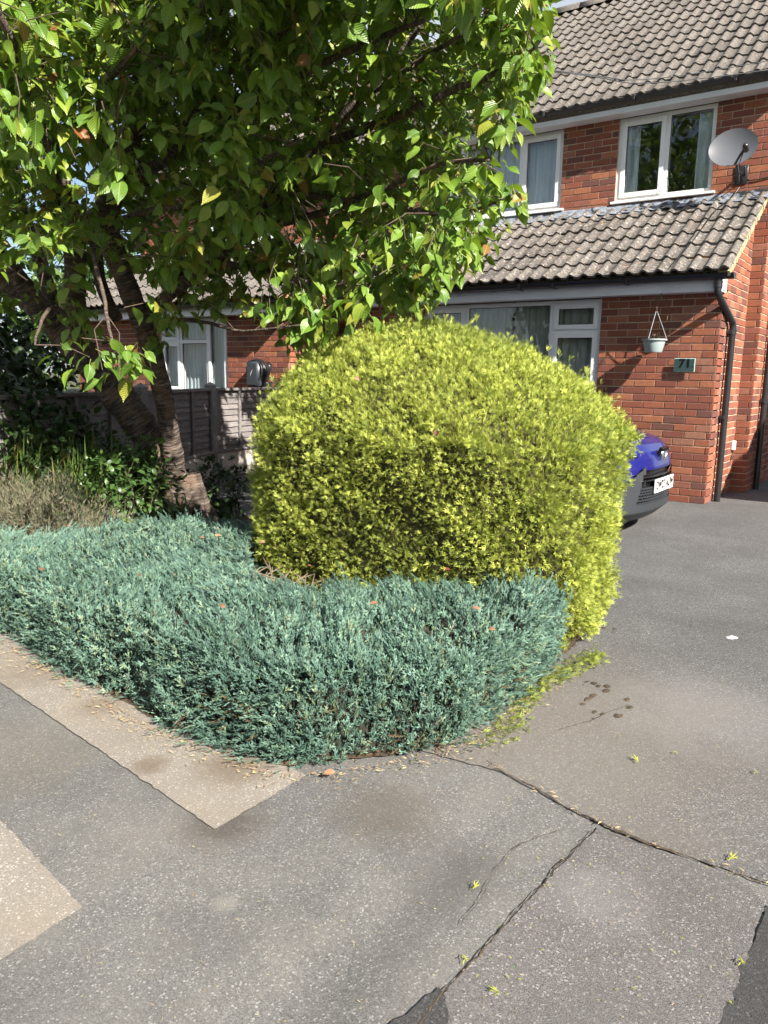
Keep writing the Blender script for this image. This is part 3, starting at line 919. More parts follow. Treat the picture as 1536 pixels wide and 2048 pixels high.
f = MB(); f.box((XL - 0.03, 8.28, 2.145), (XR - 0.002, 8.30, 2.30)); f.box((XL - 0.028, 8.3005, 2.147), (XR - 0.004, YF - 0.002, 2.157)); f.box((XR - 0.001, 8.275, 2.14), (XR + 0.022, YF + 0.03, 2.30), 0.003)
fas = f.build('lean_to_fascia', M['fascia'], house)
f = MB(); f.box((XP, 9.47, 4.325), (XG + 0.1, 9.49, 4.475)); f.box((XP + 0.001, 9.4905, 4.327), (XG + 0.099, YM - 0.002, 4.337))
f.build('main_fascia', M['fascia'], house)
g = half_round(MB(), XL - 0.07, XR + 0.145, 8.222, 2.30, 0.056)
gut = g.build('lean_to_gutter', M['black'], house)
smooth_by_angle(gut, 40)
g = half_round(MB(), XP, XG + 0.16, 9.415, 4.475, 0.056)
gut2 = g.build('main_gutter', M['gutter_grey'], house)
smooth_by_angle(gut2, 40)
for x in (-2.75, -3.55, -3.95, -5.0, -6.1):
    c = MB(); c.box((x - 0.014, 8.16, 2.238), (x + 0.014, 8.279, 2.30), 0.003); c.build('gutter_bracket', M['black'], gut)
for x in (-2.12, -3.2, -4.3, -5.4):
    c = MB(); c.box((x - 0.014, 9.352, 4.412), (x + 0.014, 9.469, 4.47), 0.003); c.build('gutter_bracket', M['black'], gut2)


def downpipe(pts, r, collars, brackets, wallx):
    d = MB(); d.tube(pts, r, 14)
    o = d.build('downpipe', M['black'], house, smooth=True)
    smooth_by_angle(o, 50)
    for (p, rr, hh) in collars:
        c = MB(); c.lathe([(rr - .004, -hh), (rr, -hh), (rr, -hh * .5), (rr - .002, -hh * .45), (rr - .002, hh * .45), (rr, hh * .5), (rr, hh), (rr - .004, hh)], p, 18)
        smooth_by_angle(c.build('pipe_collar', M['black'], o), 40)
    for (p) in brackets:
        c = MB(); c.box((wallx, p[1] - 0.052, p[2] - 0.018), (p[0] + r * 0.3, p[1] + 0.052, p[2] + 0.018), 0.004)
        c.build('pipe_bracket', M['black'], o)
    return o


px, py = -1.795, 8.77
downpipe([(-1.853, 8.222, 2.25), (-1.851, 8.222, 2.15), (-1.849, 8.226, 2.125), (-1.845, 8.245, 2.10), (-1.80, 8.745, 1.875), (-1.797, 8.765, 1.85), (px, py, 1.82), (px, py, 0.0)], 0.034,
         [((-1.852, 8.222, 2.20), 0.042, 0.03), ((px, py, 1.775), 0.041, 0.028)], [(px, py, 1.775), (px, py, 0.9)], XR + 0.005)
downpipe([(-1.645, 10.1, 4.4), (-1.645, 10.1, 0.0)], 0.034, [((-1.645, 10.1, 1.05), 0.041, 0.028)], [(-1.645, 10.1, 1.05), (-1.645, 10.1, 2.6)], XG + 0.005)

make_window(house, LOW_WIN[0], LOW_WIN[1], LOW_WIN[2], LOW_WIN[3], YF + 0.03, [(0, .255, 0, .715, True), (0, .255, .715, 1, True), (.255, .745, 0, 1, False), (.745, 1, 0, .715, True), (.745, 1, .715, 1, True)], [(0.0, 0.50, 'curtain', 0.012), (0.515, 1.0, 'curtain', 0.012)])
make_window(house, -6.12, -4.154, 3.385, 4.325, YM + 0.025, [(0, .29, 0, 1, True), (.29, .71, 0, 1, False), (.71, 1, 0, 1, True)], [(0.02, 0.40, 'net', 0.01), (0.405, 0.46, 'blue_curtain', 0.01), (0.47, 1.0, 'net', 0.012)])
make_window(house, -3.452, -2.349, 3.39, 4.325, YM + 0.025, [(0, .515, 0, 1, True), (.515, 1, 0, 1, False)], [(0.03, 0.20, 'net', 0.012), (0.80, 1.0, 'net', 0.014)])

# ------------------------------------------------------------------ next-door house on the left
YN, XN0, XN1 = 8.24, -12.4, -7.44
nb = empty('brick_house', ((XN0 + XP) / 2, YM, 0), label='red brick neighbouring house with net curtains, left behind the cherry tree and fence', category='house')
mn = Masonry(nb)
NW = (-10.20, -8.675, 0.95, 2.07)
mn.wall('front_wall', (XN0, YN), 0.0, XN1 - XN0, 0.0, 2.12, [(NW[0] - XN0, NW[1] - XN0, NW[2], NW[3] + 0.1)], 0.22)
sk = (3.22 - 2.22) / (YM - 8.05)
mn.wall('side_wall', (XN1, YN), math.pi / 2, YM - YN, 0.0, 3.15, (), 0.2, top=lambda z: ((max(0.0, (z - 2.22) / sk + (8.05 - YN)), YM - YN) if z < 3.08 else None),
        poly=[(0.002, 0), (YM - YN, 0), (YM - YN, 3.16), (0.002, 2.2 + sk * (YN - 8.05))])
mn.wall('upper_wall', (XN0, YM), 0.0, XP - XN0 - 0.002, 3.15, 4.42, [(-10.6 - XN0, -9.0 - XN0, 3.385, 4.45)], 0.22)
b = MB(); b.box((XN0, YM + 0.002, 0), (XP - 0.003, YM + 0.2, 3.149)); b.box((XN0, YM + 0.25, 0), (XN0 + 0.2, 15.1, 4.4)); b.box((XN0, 15.1, 0), (XP - 0.003, 15.27, 4.4)); b.prism([(XN0, YM, 4.4), (XN0, 15.27, 4.4), (XN0, 12.48, 6.6)], (0.2, 0, 0))
b.build('rear_wall', M['mortar'], nb)
mn.finish(170)
rn = Roofing()
deck = MB(); deck.prism([(XN0 - 0.1, 9.42, 4.42), (XN0 - 0.1, 12.48, 6.85), (XN0 - 0.1, 15.6, 4.42), (XN0 - 0.1, 15.5, 4.35), (XN0 - 0.1, 12.48, 6.72), (XN0 - 0.1, 9.5, 4.36)], (XP - XN0 + 0.098, 0, 0))
nroof = deck.build('main_roof', M['tile'], nb)
rn.slope(nroof, XN0 - 0.12, XP + 0.018, EAVE_M, RIDGE_M, 14, 'tile')
deck = MB(); deck.prism([(XN0, 7.98, 2.28), (XN0, 9.67, 3.25), (XN0, 9.67, 3.17), (XN0, 8.02, 2.23)], (XN1 - XN0 + 0.02, 0, 0))
nlow = deck.build('lean_to_roof', M['tile'], nb)
rn.slope(nlow, XN0 - 0.05, XN1 + 0.08, (7.90, 2.275), (9.655, 3.285), 6, 'tile')
rn.finish(220)
c = MB(); n = 10
vs = [(x, 12.48 + 0.12 * math.cos(math.pi * i / n), 6.885 + 0.12 * math.sin(math.pi * i / n)) for x in (XN0 - 0.1, XP + 0.01) for i in range(n + 1)]
c.add(vs, [(i, n + 1 + i, n + 2 + i, i + 1) for i in range(n)] + [tuple(range(n + 1)), tuple(range(2 * n + 1, n, -1))]); c.build('ridge', M['tile'], nroof, smooth=True)
bb = MB(); bb.prism([(XN1 + 0.03, 7.98, 2.28), (XN1 + 0.03, 9.66, 3.245), (XN1 + 0.03, 9.66, 3.07), (XN1 + 0.03, 7.98, 2.10)], (0.02, 0, 0)); bb.build('bargeboard', M['terracotta'], nb)
f = MB(); f.box((XN0, 8.01, 2.085), (XN1 + 0.028, 8.03, 2.24)); f.box((XN0 + .002, 8.0305, 2.087), (XN1 + 0.027, YN - 0.002, 2.097)); f.build('lean_to_fascia', M['upvc'], nb)
f = MB(); f.box((XN0, 9.47, 4.325), (XP - 0.002, 9.49, 4.475)); f.box((XN0, 9.4905, 4.327), (XP - 0.003, YM - 0.002, 4.337)); f.build('main_fascia', M['fascia'], nb)
smooth_by_angle(half_round(MB(), XN0, XN1 + 0.06, 7.952, 2.24, 0.056).build('lean_to_gutter', M['black'], nb), 40)
smooth_by_angle(half_round(MB(), XN0, XP - 0.005, 9.415, 4.475, 0.056).build('main_gutter', M['gutter_grey'], nb), 40)
make_window(nb, NW[0], NW[1], NW[2], NW[3], YN + 0.03, [(0, .30, 0, .70, True), (0, .30, .70, 1, True), (.30, .70, 0, .70, False), (.30, .70, .70, 1, False), (.70, 1, 0, 1, True)], [(0, 1, 'net', 0.014)])
make_window(nb, -10.6, -9.0, 3.385, 4.325, YM + 0.025, [(0, .3, 0, 1, True), (.3, .7, 0, 1, False), (.7, 1, 0, 1, True)], [(0, 1, 'net', 0.012)])

# lean-to of the next house on the right, just outside the picture: its roof edge throws the shadow beside the gable
nr = empty('brick_house', (3.0, 9.6, 0), label='brick lean-to of the next house beyond the driveway on the right', category='house')
mr = Masonry(nr)
mr.wall('front_wall', (1.22, 8.35), 0.0, 4.0, 0.0, 2.16, [(1.2, 3.0, 0.95, 2.1)], 0.22)
mr.finish(0)
w = MB(); w.prism([(1.22, 8.352, 0), (1.22, 12.0, 0), (1.22, 12.0, 3.1), (1.22, 9.67, 3.1), (1.22, 8.352, 2.2)], (0.2, 0, 0)); w.box((1.22, 9.67, 3.1), (5.2, 9.9, 4.4)); w.build('side_wall', M['mortar'], nr)
rr_ = Roofing(); deck = MB(); deck.prism([(1.15, 8.1, 2.28), (1.15, 9.67, 3.25), (1.15, 9.67, 3.17), (1.15, 8.14, 2.23)], (4.1, 0, 0)); rro = deck.build('lean_to_roof', M['tile'], nr)
rr_.slope(rro, 1.1, 5.2, (8.05, 2.28), (9.655, 3.275), 6, 'tile'); rr_.finish(0)
make_window(nr, 2.42, 4.22, 0.95, 2.1, 8.38, [(0, .5, 0, 1, True), (.5, 1, 0, 1, False)], [(0, 1, 'net', 0.012)])

# ------------------------------------------------------------------ fence between the two front gardens
garden_fence = empty('garden_fence', (-7.092, 6.452, 0), label='low grey wooden lap fence with concrete posts behind the cherry tree', category='fence')


def fence_panel(a, b, z0, z1, label, nslat=10, rails=(0.0, 0.333, 0.667, 1.0)):
    """a lap panel from a to b (x, y): each overlapping slat its own piece, battens in front"""
    a, b = np.array(a), np.array(b); L = np.linalg.norm(b - a); ang = math.atan2(b[1] - a[1], b[0] - a[0])
    e = empty('panel', (a[0], a[1], z0), ang, parent=garden_fence)
    hgt = (z1 - z0 - 0.05) / nslat
    Mw = Matrix.Translation((a[0], a[1], 0)) @ Matrix.Rotation(ang, 4, 'Z')
    for k in range(nslat):
        zc = z0 + 0.02 + k * hgt
        mb = MB(); n = 14; xs = np.linspace(0.01, L - 0.01, n)
        wav = np.cumsum(rng.normal(size=n)) * 0.0016
        lo = [(x, -0.016 + rng.normal() * 0.001, zc + w - 0.012) for x, w in zip(xs, wav)]
        hi = [(x, 0.006, zc + hgt + 0.012) for x in xs]
        lob = [(x, -0.006, zc + w - 0.012) for x, w in zip(xs, wav)]; hib = [(x, 0.014, zc + hgt + 0.012) for x in xs]
        mb.add(lo + hi + hib + lob, [(j * n + i, j * n + i + 1, ((j + 1) % 4) * n + i + 1, ((j + 1) % 4) * n + i) for j in range(4) for i in range(n - 1)])
        o = bpy.data.objects.new('slat', mb.mesh('slat', M['wood'])); o.matrix_basis = Mw; link(o, e)
    for r in rails:
        mb = MB(); x = 0.02 + r * (L - 0.04); mb.box((x - 0.019, -0.042, z0 + 0.002), (x + 0.019, -0.018, z1 - 0.035), 0.003)
        o = bpy.data.objects.new('batten', mb.mesh('batten', M['wood'])); o.matrix_basis = Mw; link(o, e)
    for (zz, hh) in ((z1 - 0.034, 0.034), (z0 - 0.001, 0.03)):
        mb = MB(); mb.box((0.0, -0.048, zz), (L, 0.02, zz + hh), 0.004)
        o = bpy.data.objects.new('rail', mb.mesh('rail', M['wood'])); o.matrix_basis = Mw; link(o, e)
    return e


def fence_post(p, z1, label):
    mb = MB(); x, y = p
    mb.box((x - 0.052, y - 0.052, -0.05), (x + 0.052, y + 0.052, z1), 0.008)
    mb.add([(x - 0.058, y - 0.058, z1 - 0.01), (x + 0.058, y - 0.058, z1 - 0.01), (x + 0.058, y + 0.058, z1 - 0.01), (x - 0.058, y + 0.058, z1 - 0.01), (x, y, z1 + 0.035)], [(0, 3, 2, 1), (0, 1, 4), (1, 2, 4), (2, 3, 4), (3, 0, 4)])
    return mb.build('post', M['post'], garden_fence)


def gravel_board(a, b, z1, label):
    a, b = np.array(a), np.array(b); ang = math.atan2(b[1] - a[1], b[0] - a[0]); L = np.linalg.norm(b - a)
    mb = MB(); mb.box((0, -0.03, -0.05), (L, 0.03, z1), 0.006)
    mb.box((0.06, -0.036, 0.03), (L - 0.06, -0.029, z1 - 0.03), 0.003)
    o = bpy.data.objects.new('gravel_board', mb.mesh('gravel_board', M['concrete'])); o.location = (a[0], a[1], 0); o.rotation_euler = (0, 0, ang)
    return link(o, garden_fence)


FP0, FP1, FP2, FP3, FP4 = (-7.092, 6.452), (-7.33, 7.95), (-6.38, 4.90), (-5.70, 3.32), (-5.02, 1.75)


def span(a, b, g=0.055):
    a, b = np.array(a), np.array(b); d = (b - a) / np.linalg.norm(b - a)
    return a + d * g, b - d * g


for (a, b, l1, l2) in ((FP0, FP1, 'grey weathered lap fence panel between the middle post and the golden conifer', 'pale concrete board at ground level beside the golden conifer'),
                       (FP2, FP0, 'grey lap fence panel behind the leaning cherry trunks', 'concrete board at the fence foot behind the cherry trunks'),
                       (FP3, FP2, 'shaded grey lap fence panel above the strap-leaved plants on the left', 'concrete board at the fence foot behind the strap-leaved plants'),
                       (FP4, FP3, 'grey lap fence panel at the left end of the fence', 'concrete board at the left end of the fence')):
    s, e_ = span(a, b)
    fence_panel(s, e_, 0.31, 1.09, l1)
    gravel_board(s, e_, 0.305, l2)
fence_post(FP0, 1.13, 'grey concrete fence post with pointed cap, left of the golden conifer')
fence_post(FP2, 1.13, 'grey concrete fence post hidden behind the cherry stems')
fence_post(FP1, 1.10, 'grey concrete fence post against the neighbouring house corner')

# ------------------------------------------------------------------ golden conifer
def bush_pt(th, z, P, k_in=1.0):
    cx, cy, a, b, zt, zb, n, m, bs, sx, sy = P
    z = np.minimum(z, zt * 0.9999)
    k = np.where(z < zb, bs + (1 - bs) * np.sin(np.pi / 2 * z / zb), np.maximum(0, 1 - (np.maximum(z - zb, 0) / (zt - zb)) ** m) ** (1 / m))
    q = np.maximum(0, (z - zb) / (zt - zb))
    c, s = np.cos(th), np.sin(th)
    rr = (np.abs(c) ** n + np.abs(s) ** n) ** (-1 / n)
    lump = 1 + 0.022 * np.sin(3 * th + 5 * z) + 0.018 * np.sin(7 * th - 9 * z + 1) + 0.012 * np.sin(13 * th + 14 * z)
    flare = 0.14 * np.exp(-((z - 0.25) / 0.28) ** 2) * np.clip(-np.cos(th - 0.35), 0, 1) ** 3
    r = rr * k * lump * k_in
    return np.stack([cx + sx * q + (a * r + flare) * c, cy + sy * q + b * r * s, z * (k_in if np.isscalar(k_in) else 1)], -1)


BP = (-2.16, 3.516, 1.045, 0.72, 1.62, 1.0, 2.735, 1.65, 0.885, -0.238, 0.174)


def bush_surface(N, P):
    """N points spread evenly over the clipped dome with their outward normals"""
    th = rng.random(N * 4) * 2 * np.pi
    s = rng.random(N * 4); z = P[4] * (1 - (1 - s) ** 2.2)
    e = 1e-3
    p = bush_pt(th, z, P); dt = (bush_pt(th + e, z, P) - bush_pt(th - e, z, P)) / (2 * e)
    z2 = np.clip(z + e, 0, P[4] * 0.9999); z1 = np.clip(z - e, 0, P[4] * 0.9999)
    dz = (bush_pt(th, z2, P) - bush_pt(th, z1, P)) / np.maximum(z2 - z1, 1e-9)[:, None]
    nrm = np.cross(dt, dz); area = np.linalg.norm(nrm, axis=1) * (2.2 * (1 - s) ** 1.2) * P[4]
    area = np.minimum(area, np.percentile(area, 98))
    i = rng.choice(len(p), N, replace=False, p=area / area.sum())
    return p[i], unit(nrm[i])


def spray_shape():
    """flat fan of scale-leaved twigs: y along the axis"""
    V, F, T = [], [], []
    def frond(x0, y0, x1, y1, w, z0=0.0, z1=0.0):
        d = np.array([x1 - x0, y1 - y0]); L = np.linalg.norm(d); d = d / L; nn = np.array([-d[1], d[0]])
        m = np.array([x0, y0]) + d * L * 0.55; k = len(V)
        V.extend([(x0, y0, z0), (m[0] + nn[0] * w, m[1] + nn[1] * w, (z0 + z1) / 2 + w * 0.3), (x1, y1, z1), (m[0] - nn[0] * w, m[1] - nn[1] * w, (z0 + z1) / 2 + w * 0.3)])
        F.extend([(k, k + 3, k + 2), (k, k + 2, k + 1)])
        T.extend([y0 * 0.7, (y0 + y1) * 0.45, min(1, y1 + 0.15), (y0 + y1) * 0.45])
    frond(0, 0, 0.06, 1.0, 0.048, 0, 0.20)
    for i, (y, l) in enumerate(((0.06, 0.55), (0.20, 0.60), (0.36, 0.52), (0.54, 0.42))):
        sd = 1 if i % 2 else -1; a = math.radians(22 + 4 * i)
        frond(0.02, y, sd * l * math.sin(a), y + l * math.cos(a), 0.043, 0.0, 0.14 * (1 if i % 3 else -1))
    return np.array(V), np.array(F), np.clip(np.array(T), 0, 1)


SPV, SPF, SPT = spray_shape()
con = empty('golden_conifer', (BP[0], BP[1], 0), label='large clipped golden yellow conifer bush in the middle of the picture', category='bush')
nth, nz_ = 72, 40
cv, cf = [], []
for j in range(nz_):
    z = BP[4] * (1 - (1 - j / (nz_ - 1)) ** 2.2) * 0.9995
    for i in range(nth):
        p = bush_pt(np.array(2 * math.pi * i / nth), np.array(z), BP)
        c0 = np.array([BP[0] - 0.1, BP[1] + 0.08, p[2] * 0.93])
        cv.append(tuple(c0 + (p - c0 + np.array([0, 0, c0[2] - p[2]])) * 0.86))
for j in range(nz_ - 1):
    for i in range(nth):
        cf.append((j * nth + i, j * nth + (i + 1) % nth, (j + 1) * nth + (i + 1) % nth, (j + 1) * nth + i))
cf.append(tuple((nz_ - 1) * nth + i for i in range(nth)))
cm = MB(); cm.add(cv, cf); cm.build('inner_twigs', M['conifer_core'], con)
N = 98000
p, n = bush_surface(N, BP)
q1 = np.sin(p[:, 0] * 61 + 3 * np.sin(p[:, 2] * 37)) * np.sin(p[:, 2] * 67 + 2 * np.sin(p[:, 1] * 41)) + np.sin(p[:, 1] * 59 + p[:, 0] * 23) * np.sin(p[:, 2] * 31 + p[:, 0] * 29)
q2 = np.sin(p[:, 0] * 17 + 2 * np.sin(p[:, 2] * 11)) * np.sin(p[:, 2] * 19 + 2 * np.sin(p[:, 1] * 13)) + np.sin(p[:, 1] * 23 + p[:, 0] * 9) * 0.5
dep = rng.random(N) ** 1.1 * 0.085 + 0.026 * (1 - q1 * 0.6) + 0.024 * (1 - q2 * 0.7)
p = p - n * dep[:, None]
up = np.array([0, 0, 1.0])
hang = unit(np.c_[-n[:, 1], n[:, 0], np.zeros(N)]) * rng.normal(size=(N, 1)) * 0.45
d = unit(n * (0.55 + 0.25 * rng.random(N))[:, None] + up * (0.10 + 0.65 * rng.random(N) - 0.35 * (rng.random(N) < 0.25))[:, None] + hang + rng.normal(size=(N, 3)) * 0.28)
zn = unit(n * 0.3 + rng.normal(size=(N, 3)))
sc = 0.022 + 0.026 * rng.random(N) ** 1.8
clump = 0.5 + 0.5 * np.sin(p[:, 0] * 7 + 2 * np.sin(p[:, 2] * 6)) * np.sin(p[:, 1] * 8 + p[:, 2] * 7)
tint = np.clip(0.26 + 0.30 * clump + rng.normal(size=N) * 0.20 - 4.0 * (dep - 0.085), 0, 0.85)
patch = np.sin(p[:, 0] * 3.1 + 1.5) * np.sin(p[:, 2] * 4.3 + p[:, 1] * 2) + 0.6 * np.clip(p[:, 2] - 1.1, 0, 1) + 0.40 * rng.normal(size=N)
gsel = patch > 0.75; tint[gsel] = 0.90 + 0.09 * rng.random(gsel.sum())
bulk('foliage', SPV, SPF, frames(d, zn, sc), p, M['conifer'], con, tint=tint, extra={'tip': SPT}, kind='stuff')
# untrimmed shoots sticking out at the crown
N = 200
p, n = bush_surface(N * 6, BP); k = np.where(p[:, 2] > 0.95)[0][:N]
d = unit(n[k] * 0.4 + up * 0.9 + rng.normal(size=(len(k), 3)) * 0.25)
bulk('shoot', SPV, SPF, frames(d, rng.normal(size=(len(k), 3)), 0.03 + 0.035 * rng.random(len(k)) ** 2), p[k], M['conifer'], con, tint=rng.random(len(k)) * 0.9, extra={'tip': SPT}, kind='stuff')
# low yellow skirt creeping out over the tarmac on the drive side
N = 650
y = 2.25 + rng.random(N) ** 0.7 * 1.15; x = -1.19 + 0.03 * rng.normal(size=N) + 0.03 * np.sin(y * 6)
p = np.c_[x, y, rng.random(N) ** 2 * 0.02 * np.clip((y - 2.2) * 2, 0.2, 2.5) + 0.006]
bulk('skirt', SPV, SPF, frames(unit(np.c_[0.6 + rng.random(N), rng.normal(size=N), rng.random(N) * 0.9]), rng.normal(size=(N, 3)) + up, 0.022 + 0.02 * rng.random(N)), p, M['conifer'], con, tint=0.3 + 0.5 * rng.random(N), extra={'tip': SPT}, kind='stuff')

# ------------------------------------------------------------------ blue juniper hedge
JP = np.array([(-5.6, 2.03), (-4.6, 1.94), (-3.50, 1.84), (-2.97, 1.765), (-2.56, 1.72), (-2.19, 1.68), (-1.88, 1.68), (-1.64, 1.705), (-1.51, 1.765), (-1.37, 1.95), (-1.275, 2.09), (-1.225, 2.26), (-1.205, 2.45), (-1.21, 2.75), (-1.22, 3.0), (-1.26, 3.12), (-1.45, 3.06), (-1.95, 2.93), (-2.30, 2.80), (-2.42, 2.74), (-2.70, 2.80), (-2.88, 2.98), (-3.05, 3.35), (-3.62, 3.52), (-4.02, 2.95), (-4.40, 2.40), (-5.0, 2.45), (-5.6, 2.5)])


def poly_dist(P, poly):
    """distance to the outline and the outward direction of the nearest edge"""
    best = np.full(len(P), 1e9); out = np.zeros((len(P), 2))
    for i in range(len(poly)):
        a, b = poly[i], poly[(i + 1) % len(poly)]; ab = b - a
        t = np.clip(((P - a) @ ab) / (ab @ ab), 0, 1); q = a + t[:, None] * ab; d = np.linalg.norm(P - q, axis=1)
        m = d < best; best[m] = d[m]; nn = np.array([ab[1], -ab[0]]) / np.linalg.norm(ab); out[m] = nn
    return best, out


def jun_h(P):
    x, y = P[:, 0], P[:, 1]
    hh = 0.375 + 0.030 * np.sin(2.6 * x + 1.0) * np.sin(3.7 * y) + 0.022 * np.sin(6.1 * x + 2.2 * y) + 0.014 * np.sin(13 * x - 9 * y) + 0.012 * np.sin(21 * x + 17 * y)
    hh = hh + 0.10 * np.clip((x + 1.75) / 0.5, 0, 1) * np.clip((y - 2.3) / 0.7, 0, 1)
    hh = hh - 0.16 * np.exp(-((x + 2.55) / 0.22) ** 2 - ((y - 2.72) / 0.14) ** 2)
    return hh


def jun_surface(N):
    """points on the rounded top and steep sides with normals"""
    area_top = 0
    lo, hi = JP.min(0), JP.max(0)
    Q = lo + (hi - lo) * rng.random((N * 6, 2)); Q = Q[in_poly(Q[:, 0], Q[:, 1], JP)]
    d, o = poly_dist(Q, JP)
    w = 0.13; t = np.clip(d / w, 0, 1)
    H = jun_h(Q); z = H * (1 - (1 - t) ** 3.2) ** (1 / 3.2)
    e = 2e-3
    nn = np.c_[o * np.clip(1 - t, 0, 1)[:, None] ** 1.2, 0.25 + t]
    gxh = (jun_h(Q + [e, 0]) - jun_h(Q - [e, 0])) / (2 * e); gyh = (jun_h(Q + [0, e]) - jun_h(Q - [0, e])) / (2 * e)
    nn[:, 0] -= gxh * t; nn[:, 1] -= gyh * t
    n_top = int(N * 0.50)
    top = np.c_[Q, z][:n_top], unit(nn)[:n_top]
    seg = np.roll(JP, -1, 0) - JP; ln = np.linalg.norm(seg, axis=1); i = rng.choice(len(JP), N - n_top, p=ln / ln.sum())
    s = rng.random(N - n_top)
    B = JP[i] + seg[i] * s[:, None]; on = np.c_[seg[i][:, 1], -seg[i][:, 0]] / ln[i][:, None]
    zz = rng.random(N - n_top); ph = np.arcsin(np.clip(zz, 0, 1))
    ins = 0.13 * (1 - np.cos(ph) ** (2 / 3.2))
    hh = jun_h(B)
    belly = 0.02 * np.sin(B[:, 0] * 11 + B[:, 1] * 7) * np.sin(zz * 5)
    S = np.c_[B + on * (belly - ins * 0.55 - 0.0)[:, None], hh * zz * 0.93]
    ns = unit(np.c_[on * np.cos(ph)[:, None] + on * 0.25, 0.35 * zz + 0.1])
    PP = np.concatenate([top[0], S]); b_ = np.clip((PP[:, 0] + 1.5) / 0.25, 0, 1) * np.clip(PP[:, 2] / 0.3, 0, 1)
    PP[:, 0] += 0.075 * b_
    return PP, np.concatenate([top[1], ns])


def sprig_shape():
    V, F, T = [], [], []
    def shoot(a, b, r):
        a, b = np.array(a, float), np.array(b, float); d = unit(b - a)
        x = unit(np.cross(d, [0.3, 0.2, 0.9])); y = np.cross(d, x); k = len(V); m = a + (b - a) * 0.55
        V.append(tuple(a)); T.append(a[1] * 0.6)
        for q in range(3):
            an = 2.0944 * q; V.append(tuple(m + (x * math.cos(an) + y * math.sin(an)) * r)); T.append(0.35 + 0.4 * m[1])
        V.append(tuple(b)); T.append(min(1, 0.4 + b[1] * 0.6))
        for q in range(3):
            F.append((k, k + 1 + (q + 1) % 3, k + 1 + q)); F.append((k + 4, k + 1 + q, k + 1 + (q + 1) % 3))
    shoot((0, 0, 0), (0, 1, 0), 0.075)
    for i, (y, l, an, ax) in enumerate(((0.12, .50, 36, 20), (0.32, .46, 36, 150), (0.50, .40, 34, 280), (0.68, .30, 32, 60))):
        a = math.radians(an); b = math.radians(ax)
        shoot((0, y, 0), (l * math.sin(a) * math.cos(b), y + l * math.cos(a), l * math.sin(a) * math.sin(b)), 0.075)
    return np.array(V), np.array(F), np.clip(np.array(T), 0, 1)


SGV, SGF, SGT = sprig_shape()
jun = empty('juniper_hedge', (-2.6, 2.3, 0), label='low spreading blue-green juniper hedge in front of the golden conifer', category='hedge')
# dark inner body
ng = 90
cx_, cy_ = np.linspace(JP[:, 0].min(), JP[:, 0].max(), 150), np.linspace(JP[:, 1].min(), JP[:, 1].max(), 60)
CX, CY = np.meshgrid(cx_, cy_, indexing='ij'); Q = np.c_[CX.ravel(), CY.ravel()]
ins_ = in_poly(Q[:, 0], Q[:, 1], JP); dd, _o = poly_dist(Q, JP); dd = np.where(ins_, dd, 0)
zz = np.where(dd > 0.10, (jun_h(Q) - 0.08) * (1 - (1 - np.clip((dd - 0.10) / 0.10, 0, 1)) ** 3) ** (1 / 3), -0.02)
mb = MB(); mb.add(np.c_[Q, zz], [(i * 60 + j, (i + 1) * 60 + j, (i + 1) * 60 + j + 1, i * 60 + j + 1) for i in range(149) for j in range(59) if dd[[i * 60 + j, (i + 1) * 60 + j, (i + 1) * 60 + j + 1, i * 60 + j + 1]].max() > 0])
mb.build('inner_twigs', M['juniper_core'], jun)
def feather_shape():
    """long juniper spray: a leading shoot with short side shoots, tip lifting"""
    V, F, T = [], [], []
    def spike(a, b, r, t0, t1):
        a, b = np.array(a, float), np.array(b, float); dd_ = unit(b - a); x = unit(np.cross(dd_, [0.31, 0.2, 0.93])); y = np.cross(dd_, x); k = len(V)
        for q in range(3):
            an = 2.0944 * q; V.append(tuple(a + (b - a) * 0.25 + (x * math.cos(an) + y * math.sin(an)) * r)); T.append(t0)
        V.append(tuple(b)); T.append(t1)
        F.extend([(k, k + 1, k + 3), (k + 1, k + 2, k + 3), (k + 2, k, k + 3)])
    def ax(y): return np.array([0.05 * math.sin(4 * y), y, 0.22 * y * y])
    for k in range(3):
        spike(ax(k / 3), ax((k + 1.4) / 3), 0.028, 0.1 + 0.2 * k, 0.3 + 0.3 * k)
    for i in range(10):
        y = 0.08 + 0.085 * i; l = 0.30 * (1 - 0.45 * y); an = math.radians(33); b_ = math.radians(137 * i)
        spike(ax(y), ax(y) + np.array([l * math.sin(an) * math.cos(b_), l * math.cos(an), abs(l * math.sin(an) * math.sin(b_)) * 0.9 + 0.03]), 0.034, 0.15 + 0.35 * y, 0.55 + 0.45 * y)
    return np.array(V), np.array(F), np.clip(np.array(T), 0, 1)


FTV, FTF, FTT = feather_shape()
N = 50000
p, n = jun_surface(N)
keep = p[:, 0] > -5.3
p, n = p[keep], n[keep]; N = len(p)
ang = 2.5 + 0.9 * np.sin(p[:, 0] * 1.9 + 0.5) * np.sin(p[:, 1] * 2.7 + 1) + 0.5 * np.sin(p[:, 0] * 6.1 + p[:, 1] * 4.3)
flow = np.c_[np.cos(ang), np.sin(ang), np.zeros(N)]
side = 1 - np.clip(n[:, 2], 0, 1)
jb = np.sin(p[:, 0] * 31 + 3 * np.sin(p[:, 1] * 19)) * np.sin(p[:, 1] * 37 + 2 * np.sin(p[:, 0] * 23)) + np.sin(p[:, 2] * 47 + p[:, 0] * 29) * 0.6
jl = np.sin(p[:, 0] * 9 + 2 * np.sin(p[:, 1] * 7)) * np.sin(p[:, 1] * 11 + p[:, 0] * 3)
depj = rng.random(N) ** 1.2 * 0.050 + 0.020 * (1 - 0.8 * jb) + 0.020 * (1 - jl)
p = p - n * depj[:, None]; p[:, 2] = np.maximum(p[:, 2], 0.012)
